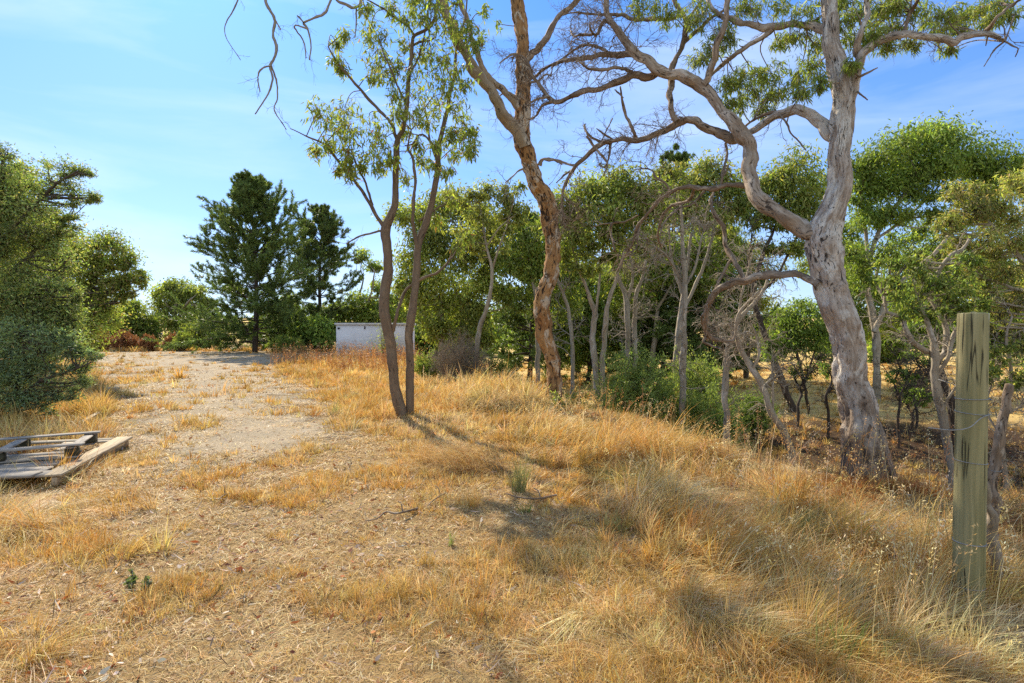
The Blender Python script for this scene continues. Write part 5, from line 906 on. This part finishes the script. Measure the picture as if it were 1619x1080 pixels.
def weeds():
    """rust coloured dead weeds in front of the wall, one uncountable patch"""
    x, y = scatter(26000, 19, 34, .6, 0); px = CX+x/y*F; py = HY+1.6*F/y
    f = sstep(415, 450, px)*sstep(690, 640, px)*(fbm(x*.8, y*.8, 201) > .42)*np.where(px < 520, sstep(21, 24, y), 1)*sstep(19, 21, y)
    k = R.uniform(0, 1, len(x)) < f*.5; x, y = x[k], y[k]; n = len(x); b = np.stack([x, y, H(x, y)-.02], 1)
    h = R.uniform(.35, .95, n)*(.6+.8*fbm(x*.7, y*.7, 203)); lean = R.normal(size=(n, 2))*.22; c = palette(R, n, RUST+[(.30, .13, .06)], .2)
    ac = Acc(); blades(ac, b, h, R.uniform(.012, .022, n), lean, c, 3)
    for r in range(9):
        t = R.uniform(.35, 1, n); p = b.copy(); p[:, :2] += lean*(h*t**1.6)[:, None]; p[:, 2] += h*t
        leaves(ac, p+R.normal(size=p.shape)*.03, R.normal(size=(n, 3)), R.uniform(.04, .09, n), .028, c*R.uniform(.8, 1.2, (n, 1)))
    g = ac.build('dead_weeds', M['straw']); tag(g, 'rust coloured dead weeds standing in front of the white wall', 'weeds', kind='stuff')
def torus(acc, c, r, t, tilt=(0, 0), n=22, m=6):
    a = np.arange(n)/n*2*np.pi; b = np.arange(m)/m*2*np.pi; A, B = np.meshgrid(a, b, indexing='ij')
    x = (r+t*np.cos(B))*np.cos(A); y = (r+t*np.cos(B))*np.sin(A); z = t*np.sin(B)+tilt[0]*x+tilt[1]*y
    v = np.stack([x, y, z], -1).reshape(-1, 3)+np.array(c); i = np.arange(n)[:, None]; j = np.arange(m)[None]
    acc.add(v, np.stack([i*m+j, ((i+1) % n)*m+j, ((i+1) % n)*m+(j+1) % m, i*m+(j+1) % m], -1).reshape(-1, 4), None, v*5)
def wirepath(acc, pts, r=.003, sides=6):
    p = smooth_path(np.array(pts, float), .02); tube(acc, p, np.full(len(p), r), sides, 0)

def fence_post():
    Y = 3.35; top = P(1538.5, 497, Y); bot = P(1530, 950, Y); bot[2] = H1(bot[0], Y)-.15
    root = thing('fence_post', (bot[0], Y, bot[2]+.15), 'thick round green treated timber fence post with wire ties', 'fence post')
    ac = Acc(); n = 34; t = np.linspace(0, 1, n)[:, None]; pts = bot*(1-t)+top*t; r = .0785-.003*t[:, 0]
    pts = np.vstack([pts, top+V(0, 0, .006), top+V(0, 0, .009), top+V(0, 0, .0095)]); r = np.concatenate([r, [.073, .056, .02]])
    tube(ac, pts, r, 40, .012); ac.build('post', M['post'], root, True)
    axis = lambda py: bot+(top-bot)*((P(1530, py, Y)[2]-bot[2])/(top[2]-bot[2]))
    for py, tl in ((630, (.03, -.02)), (652, (-.05, .06)), (729, (-.06, .02)), (855, (.02, .03)), (857, (-.03, -.02)), (925, (.02, -.03))):
        w = Acc(); torus(w, axis(py), .0795, .0024, tl); w.build('wire_tie', M['wire'], root, True)
    w = Acc(); a = axis(652)
    wirepath(w, [a+V(.05, -.075, .0), a+V(-.02, -.092, -.02), a+V(-.1, -.11, -.07), a+V(-.19, -.10, -.087), a+V(-.27, -.06, -.083), a+V(-.29, -.05, -.082)]); w.build('wire_end', M['wire'], root, True)
    w = Acc(); a = axis(630); wirepath(w, [a+V(.06, -.06, 0), a+V(.2, .1, -.02), a+V(.45, .5, -.03), a+V(.9, 1.2, -.06), a+V(1.6, 2.4, -.1)]); tag(w.build('fence_wire', M['wire'], None, True, a), 'thin wire strand running right from high on the fence post', 'wire')
    # old split post and broken stub
    root = thing('old_post', G(1577, 3.6), 'split grey old timber post leaning right beside the green post', 'fence post'); ac = Acc(); b = G(1584, 3.6)
    w = limbpx(ac, [(1583, 965, 13), (1579, 900, 15), (1572, 840, 14), (1570, 790, 16), (1576, 730, 16), (1581, 680, 14), (1588, 640, 12), (1594, 610, 13)], 3.6, 3.75, .02, .012, 22, .16, [b[0], b[1], b[2]-.1, .04], rough=.5); ac.build('post', M['bark_limb'], root, True)
    for i in (int(len(w)*.3), int(len(w)*.36), int(len(w)*.62)):
        t = Acc(); torus(t, w[i, :3], w[i, 3]*1.06, .0018, (.05, .1)); t.build('wire_tie', M['wire'], root, True)
    root = thing('broken_stump', G(1560, 3.5), 'short broken grey branch stub leaning between the two posts', 'stump'); ac = Acc(); b = G(1578, 3.5)
    limbpx(ac, [(1580, 970, 14), (1577, 900, 15), (1570, 850, 14), (1563, 800, 14), (1556, 768, 14), (1548, 754, 10), (1538, 752, 6)], 3.5, 3.42, .02, .012, 18, .18, [b[0], b[1], b[2]-.1, .03], rough=.5); ac.build('wood', M['deadwood'], root, True)

def pallets():
    z0 = 0.03
    def plank(root, c, u, v, L, W, T, mat='pallet', name='deck_board', tilt=0, w=.002):
        a = Acc(); up = V(0, 0, 1); uu = unit(u+up*tilt); n = np.cross(uu, v); n = n/np.linalg.norm(n); n = n if n[2] > 0 else -n
        boxm(a, c, uu, v, n, L, W, T, .004, rng=R, warp=w); return a.build(name, M[mat], root)
    A = V(-5.18, 7.74, 0); B = V(-4.56, 5.74, 0); u = unit(B-A); v = V(u[1], -u[0], 0)   # v to the left
    L0 = np.linalg.norm(B-A); gz = H1(-5.2, 6.6)
    root = thing('pallet', A+(B-A)/2+v*.6+V(0, 0, gz), 'large flat weathered timber pallet half buried in dry grass', 'pallet')
    for s in (.05, .62, 1.2):
        plank(root, A+u*L0/2+v*s+V(0, 0, gz+.05), u, v, L0, .05, .085, 'pallet_tan' if s < .1 else 'pallet', 'bearer')
    for i, (sc, wd, a, b) in enumerate(((.06, .11, .2, 1.32), (.24, .09, .2, .72), (.93, .14, .24, 1.3), (1.12, .16, .22, 1.34), (1.32, .17, .26, 1.3), (1.53, .19, .22, 1.34), (1.76, .21, .2, 1.32), (1.99, .22, .1, 1.36))):
        plank(root, A+u*sc+v*((a+b)/2+R.uniform(-.03, .03))+V(0, 0, gz+.112+R.uniform(0, .004)), v, u, b-a, wd, .022, ['palewood', 'palewood', 'pallet', 'pallet_tan', 'pallet', 'pallet', 'pallet', 'pallet'][i], tilt=R.uniform(-.012, .012))
    plank(root, A+u*L0/2+v*.075+V(0, 0, gz+.110), u, v, L0+.02, .19, .024, 'pallet_tan', 'edge_board')
    plank(root, A+u*2.02+v*.75+V(0, 0, gz+.137), unit(v-u*.08), unit(u+v*.08), 1.1, .2, .022, 'pallet', 'loose_board', tilt=.015)
    # upper pallet
    C = V(-5.3, 7.26, 0); D = V(-4.94, 6.5, 0); u2 = unit(D-C); v2 = V(u2[1], -u2[0], 0); zb = gz+.129; L1 = .92; W1 = 1.45
    root = thing('pallet', C+u2*.45+v2*.6+V(0, 0, zb), 'smaller broken grey pallet with dark end blocks lying on the flat pallet', 'pallet')
    for a in (.06, .86):
        for s in (.06, .72, 1.36):
            plank(root, C+u2*a+v2*s+V(0, 0, zb+.065), v2, u2, .13, .10, .085, 'pallet' if s > 1 else 'blockdark', 'block', w=.001)
    for s in (.06, .72, 1.36): plank(root, C+u2*.46+v2*s+V(0, 0, zb+.118), u2, v2, L1, .10, .019, name='stringer_board')
    for a in (.05, .88): plank(root, C+u2*a+v2*W1/2+V(0, 0, zb+.138), v2, u2, W1+.1, .10 if a < .5 else .13, .019, tilt=-.012)
    plank(root, C+u2*.07+v2*W1/2+V(0, 0, zb+.011), v2, u2, W1, .11, .019, name='base_board'); plank(root, C+u2*.86+v2*W1/2+V(0, 0, zb+.011), v2, u2, W1, .11, .019, name='base_board')
    plank(root, C+u2*-.015+v2*.06+V(0, 0, zb+.075), v2, V(0, 0, 1), .14, .14, .016, name='end_board', w=.001)
    def loose(px1, py1, px2, py2, w, t, mat, lab, name='plank', z=.03, zz=0):
        a = np.array([*Gp(px1, py1), 0.]); b = np.array([*Gp(px2, py2), 0.]); c = (a+b)/2; c[2] = H1(c[0], c[1])+z; uu = unit(b-a); ac = Acc()
        boxm(ac, c, unit(uu+V(0, 0, zz)), V(-uu[1], uu[0], 0), unit(np.cross(unit(uu+V(0, 0, zz)), V(-uu[1], uu[0], 0))), np.linalg.norm(b-a), w, t, .004, rng=R, warp=.002)
        tag(ac.build(name, M[mat], None, False, c), lab, 'timber')
    loose(92, 690, 156, 658, .07, .022, 'palewood', 'pale loose plank lying behind the pallets, nearer of two crossing', z=.05, zz=.03)
    loose(98, 688, 130, 660, .06, .022, 'palewood', 'pale loose plank lying behind the pallets, farther of two crossing', z=.03)
    loose(166, 620, 187, 618, .14, .11, 'palewood', 'squared pale timber offcut lying on the straw past the cedar', 'timber_block', z=.06)
    loose(140, 636, 172, 633, .16, .05, 'pallet', 'dark weathered board lying flat beside the cedar', z=.03)

def wall_shed():
    Y = 33; x0 = (528-CX)/F*Y; x1 = (641-CX)/F*Y; z0 = H1((x0+x1)/2, Y)-.1; zt = CAMZ+(HY-511)/F*Y; cx = (x0+x1)/2; W = x1-x0; D = 4.0
    root = thing('block_shed', (cx, Y+D/2, z0), 'low white painted concrete block shed behind rusty dead weeds', 'shed')
    a = Acc(); ex, ey, ez = V(1, 0, 0), V(0, 1, 0), V(0, 0, 1); h = zt-z0-.1
    an = math.radians(5); ex = V(math.cos(an), math.sin(an), 0); ey = V(-math.sin(an), math.cos(an), 0); c0 = V(cx, Y+D/2, z0)
    boxm(a, c0+ez*h/2, ex, ey, ez, W, D, h, .01); a.build('wall', M['block'], root)
    a = Acc(); boxm(a, c0+ez*(h+.05), ex, ey, ez, W+.18, D+.18, .12, .012); a.build('roof', M['concrete'], root)
    for dx, w, hh, dz in ((.14, .12, .10, .2), (1.62, .07, .16, .16)):
        a = Acc(); boxm(a, c0+ex*(-W/2+dx)-ey*(D/2+.012)+ez*(h-dz), ex, ey, ez, w, .05, hh, .006); a.build('vent', M['darkvent'], root)
    # pale timber heap
    for k, (px, py, L, an, tl, lab) in enumerate(((590, 565, 1.9, .15, .10, 'longest bleached board leaning on the heap below the white wall'), (578, 568, 1.3, .45, .06, 'bleached board slanting across the heap below the white wall'), (600, 563, 1.5, -.1, .16, 'bleached board tipped steepest on the heap below the white wall'))):
        c = G(px, 30)+V(0, 0, .35+.1*k); u = unit(V(math.cos(an), math.sin(an), tl)); v = unit(V(-u[1], u[0], 0)); a = Acc(); boxm(a, c, u, v, np.cross(u, v), L, .16, .05, .008); tag(a.build('bleached_board', M['palewood'], None, False, c), lab, 'timber', 'bleached boards heaped below the white wall')

def windmill():
    Y = 47; c = P(243, 528, Y); b = G(243, Y); root = thing('windmill', b, 'small metal farm windmill with a many bladed fan among shrubs', 'windmill'); ex = unit(V(.85, .5, 0)); ey = V(-ex[1], ex[0], 0); ez = V(0, 0, 1)
    a = Acc(); tube(a, np.array([c-ey*.18, c+ey*.02, c+ey*.25]), [.07, .09, .06], 10, 0); hub = a.build('hub', M['darkvent'], root); N = 16; ri, ro = .14, .62
    for k in range(N):
        t = k/N*2*np.pi; r = ex*math.cos(t)+ez*math.sin(t); s = -ex*math.sin(t)+ez*math.cos(t); ff = c-ey*.12
        a = Acc(); p = [ff+r*ri-s*.03, ff+r*ri+s*.03, ff+r*ro+s*.1+ey*.06, ff+r*ro-s*.1-ey*.02]; q = [x+ey*.008 for x in p]; a.add(p+q, [(0, 1, 2, 3), (7, 6, 5, 4), (0, 4, 5, 1), (1, 5, 6, 2), (2, 6, 7, 3), (3, 7, 4, 0)]); a.build('blade', M['blade'], hub, False, root['_o'])
    a = Acc(); boxm(a, c+ey*.55, ey, ez, ex, .5, .3, .015, .004); a.build('tail', M['blade'], root)
    for sx, sy in ((-1, -1), (1, -1), (1, 1), (-1, 1)):
        a = Acc(); tube(a, np.array([b+V(sx*.35, sy*.35, -.1), c+ey*.1+V(sx*.05, sy*.05, -.05)]), [.025, .02], 6, 0); a.build('leg', M['galv'], root)

def small_plants():
    rng = np.random.default_rng(17)
    def tuft(name, lab, px, Y, n, h, w, spread, lean, cols, mat='greenblade', cat='plant', z=0):
        b = G(px, Y); base = b+np.concatenate([rng.normal(size=(n, 2))*spread, np.full((n, 1), -.02)], 1); ac = Acc()
        blades(ac, base, h*rng.uniform(.6, 1.15, n), w*rng.uniform(.7, 1.3, n), rng.normal(size=(n, 2))*lean+[.12, 0], palette(rng, n, cols, .18), 5); return tag(ac.build(name, M[mat], None, False, b), lab, cat)
    RUSH = [(.21, .22, .10), (.28, .27, .13), (.16, .18, .075), (.40, .34, .18)]
    tuft('rush_clump', 'grey green upright rush clump standing in the dry grass', 822, 5.6, 150, .42, .0045, .035, .22, RUSH)
    tuft('rush_clump', 'small green weedy clump at the foot of the tall rushes', 830, 5.05, 70, .14, .006, .04, .5, [(.13, .18, .05), (.18, .22, .07)])
    tuft('green_tuft', 'fresh green grass tuft low in the tall straw grass', 1362, 2.75, 60, .30, .0045, .07, .35, [(.17, .24, .06), (.22, .27, .09), (.13, .18, .05)])
    tuft('green_tuft', 'narrow green weed stem on the littered ground', 712, 4.25, 26, .16, .004, .012, .2, [(.20, .25, .08), (.27, .29, .12)])
    tuft('green_tuft', 'dull green thin weed tuft beside the gravel edge', 528, 10.5, 60, .35, .006, .07, .25, RUSH)
    tuft('straw_clump', 'rounded straw grass clump in front of the twin trunks shadow', 745, 5.2, 260, .24, .004, .07, .55, GOLDC, 'straw', 'grass clump')
    tuft('straw_clump', 'upright orange straw clump at the edge of the twin trunks shadow', 672, 6.9, 300, .36, .0045, .10, .35, GOLDC+RUST[:1], 'straw', 'grass clump')
    # flattened hay mounds by the orange gum
    for k, (px, Y, n, sp, lab) in enumerate(((822, 10.7, 2600, .42, 'big swept over mound of pale hay left of the orange gum'), (742, 6.6, 1500, .30, 'dark tangled hay tussock in the twin trunks shadow'), (1290, 7.2, 1600, .3, 'rounded shaggy hay tussock left of the big pale trunk'))):
        b = G(px, Y); base = b+np.concatenate([rng.normal(size=(n, 2))*[[sp, sp*.6]], rng.uniform(0, .15, (n, 1))], 1); ac = Acc(); ln = unit(rng.normal(size=(n, 2))*.6+[[-.9, -.35]])*rng.uniform(.7, 2.2, (n, 1))
        blades(ac, base, rng.uniform(.3, .6, n), rng.uniform(.003, .006, n)*Y/8, ln, palette(rng, n, STRAW[:3]+GREY[:2] if k == 0 else STRAW+RUST[:2], .2), 5); tag(ac.build('hay_mound', M['straw'], None, False, b), lab, 'grass clump')
    def leafy(name, lab, px, Y, h, n, cols, L, W, wid):
        b = G(px, Y); root = thing(name, b, lab, 'plant'); st = np.tile(b+V(0, 0, -.02), (n, 1))+rng.normal(size=(n, 3))*[wid*.2, wid*.2, 0]; tg = np.tile(V(0, 0, 1.), (n, 1)); pp = sprout(rng, st, tg, h*rng.uniform(.5, 1.1, n), 6, (.05, wid), .12, .05); tw, lf = Acc(), Acc(); tubes(tw, pp, .004, .002, 5)
        sprays(lf, rng, pp, 16, L, W, cols, .01, -.2, True, .1); tw.build('stems', M['greenblade'], root); lf.build('leaves', M['gumleaf'], root)
    leafy('gum_sprout', 'bright green leafy sprout at the foot of the orange gum', 884, 10.6, .5, 9, BRIGHT+[(.25, .30, .12)], .09, .035, .5)
    leafy('broadleaf_weed', 'dark green broadleaf weed flat on the straw, bottom left', 222, 3.45, .10, 7, [(.09, .12, .06), (.13, .16, .08)], .035, .022, .35)
    def twig(lab, pts, r):
        p = np.array([[*Gp(a, b), 0] for a, b in pts]); p[:, 2] = H(p[:, 0], p[:, 1])+.025+np.array([.0, .02, .03, .02, .01, .0, 0, 0])[:len(p)]; o = p[0].copy(); root = thing('fallen_twig', o, lab, 'twig'); ac = Acc(); sp = smooth_path(p, .02); tube(ac, sp, np.linspace(r, r*.45, len(sp)), 7, .1)
        ac.build('stem', M['bark_limb'], root, True); a = Acc(); d = sp[len(sp)//3]; q = sp[len(sp)//3]+V(-.06, .09, .07); s2 = smooth_path(np.array([d, (d+q)/2+V(.01, 0, .02), q]), .02); tube(a, s2, np.linspace(r*.6, r*.3, len(s2)), 6, .1); a.build('side_shoot', M['bark_limb'], root, True)
    twig('dark crooked fallen twig on the straw below the twin trunks', [(660, 808), (645, 816), (625, 822), (610, 818), (596, 826), (578, 828)], .011)
    twig('short dark fallen stick beside the crooked twig', [(704, 782), (694, 792), (684, 802), (676, 808)], .009)
    twig('thin fallen stick among orange leaves at the lower left', [(360, 790), (352, 798), (345, 806)], .008)
    twig('long thin fallen stick crossing the shaded track at the tall grass edge', [(880, 786), (850, 794), (820, 793), (800, 786)], .012)
# ---------- light, sky, camera ----------
def grade(t, c):
    g = t.nodes.new('ShaderNodeGamma'); g.inputs[1].default_value = SKYG; t.links.new(c, g.inputs[0])
    m = t.nodes.new('ShaderNodeMix'); m.data_type = 'RGBA'; m.blend_type = 'MULTIPLY'; m.inputs[0].default_value = 1; m.inputs[7].default_value = (*SKYT, 1); t.links.new(g.outputs[0], m.inputs[6])
    tc = t.nodes.new('ShaderNodeTexCoord'); sx = t.nodes.new('ShaderNodeSeparateXYZ'); t.links.new(tc.outputs['Generated'], sx.inputs[0])   # deeper blue towards the zenith
    r = t.nodes.new('ShaderNodeMapRange'); r.inputs[1].default_value = .02; r.inputs[2].default_value = .62; t.links.new(sx.outputs[2], r.inputs[0])
    k = t.nodes.new('ShaderNodeMix'); k.data_type = 'RGBA'; k.blend_type = 'MULTIPLY'; t.links.new(r.outputs[0], k.inputs[0]); t.links.new(m.outputs[2], k.inputs[6]); k.inputs[7].default_value = (.36, .71, .98, 1); return k.outputs[2]
SKYG, SKYT = .60, (.98, 1.34, 2.0)
def world():
    w = bpy.data.worlds.new('World'); SC.world = w; w.use_nodes = True; t = w.node_tree; t.nodes.clear()
    o = t.nodes.new('ShaderNodeOutputWorld'); bg = t.nodes.new('ShaderNodeBackground'); sk = t.nodes.new('ShaderNodeTexSky'); sk.sky_type = 'NISHITA'; sk.sun_disc = False
    sk.sun_elevation = SUN_EL; sk.sun_rotation = SUN_AZ % (2*math.pi); sk.air_density = 1.0; sk.dust_density = .6; sk.ozone_density = 2.0; sk.altitude = 50
    bg.inputs[1].default_value = .11
    tc = t.nodes.new('ShaderNodeTexCoord'); mp = t.nodes.new('ShaderNodeMapping'); mp.inputs['Scale'].default_value = (1.1, 1.1, 5.5); mp.inputs['Rotation'].default_value = (.12, -.18, .3); t.links.new(tc.outputs['Generated'], mp.inputs[0])
    n = t.nodes.new('ShaderNodeTexNoise'); n.inputs['Scale'].default_value = 1.7; n.inputs['Detail'].default_value = 7; n.inputs['Roughness'].default_value = .55; n.inputs['Distortion'].default_value = .5; t.links.new(mp.outputs[0], n.inputs['Vector'])
    r = t.nodes.new('ShaderNodeValToRGB'); r.color_ramp.elements[0].position = .42; r.color_ramp.elements[1].position = .78; r.color_ramp.elements[1].color = (.46, .46, .46, 1); t.links.new(n.outputs['Fac'], r.inputs[0])
    # bright cloud added unseen behind the viewer to lift the fill light
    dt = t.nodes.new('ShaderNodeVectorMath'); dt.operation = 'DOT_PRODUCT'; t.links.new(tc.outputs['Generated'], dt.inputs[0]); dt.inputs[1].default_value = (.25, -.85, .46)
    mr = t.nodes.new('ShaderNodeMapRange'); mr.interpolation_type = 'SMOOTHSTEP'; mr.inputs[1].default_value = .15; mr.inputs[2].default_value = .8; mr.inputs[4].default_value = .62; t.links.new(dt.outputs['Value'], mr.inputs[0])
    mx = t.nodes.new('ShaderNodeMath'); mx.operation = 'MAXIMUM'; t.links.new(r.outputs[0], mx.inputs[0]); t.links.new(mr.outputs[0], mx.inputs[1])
    m = t.nodes.new('ShaderNodeMix'); m.data_type = 'RGBA'; t.links.new(mx.outputs[0], m.inputs[0]); t.links.new(grade(t, sk.outputs[0]), m.inputs[6]); m.inputs[7].default_value = (*CLOUD_AND_FILL, 1)
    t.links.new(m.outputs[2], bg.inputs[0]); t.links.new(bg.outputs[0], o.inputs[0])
    L = bpy.data.lights.new('sun', 'SUN'); L.energy = 5.0; L.angle = math.radians(.6); L.color = (1, .89, .71); s = bpy.data.objects.new('sun', L); COL.objects.link(s)
    s.rotation_euler = (math.pi/2-SUN_EL, 0, math.pi-SUN_AZ) if False else (0, 0, 0)
    from mathutils import Vector
    d = Vector((math.sin(SUN_AZ)*math.cos(SUN_EL), math.cos(SUN_AZ)*math.cos(SUN_EL), math.sin(SUN_EL))); s.rotation_euler = d.to_track_quat('Z', 'Y').to_euler(); s.location = d*30
CLOUD_AND_FILL = (5.7, 6.2, 6.4)
def camera():
    c = bpy.data.cameras.new('camera'); c.sensor_width = 36; c.lens = 36*F/1619; c.shift_y = -(540-HY)/1619; c.clip_end = 3000; c.clip_start = .05
    o = bpy.data.objects.new('camera', c); COL.objects.link(o); o.location = (0, 0, CAMZ); o.rotation_euler = (math.pi/2, 0, 0); SC.camera = o
def main():
    import time
    t = time.time()
    def lap(n):
        nonlocal t; print('%-14s %.1fs' % (n, time.time()-t)); t = time.time()
    world(); camera()
    for f in (build_ground, build_grass, build_litter, big_gum, center_gum, twin_gum, left_trees, back_trees, far_trees, shrubs, weeds, fence_post, pallets, wall_shed, windmill, small_plants):
        f(); lap(f.__name__)
    for o in bpy.data.objects:
        if '_o' in o: del o['_o']
    SC.view_settings.view_transform = 'Standard'; SC.view_settings.look = 'None'; SC.view_settings.exposure = EXPO; SC.view_settings.gamma = 1
    SC.cycles.max_bounces = 6; SC.cycles.diffuse_bounces = 3; SC.cycles.transparent_max_bounces = 8; SC.cycles.caustics_reflective = False; SC.cycles.caustics_refractive = False
    SC.cycles.use_denoising = False
EXPO = .92
main()
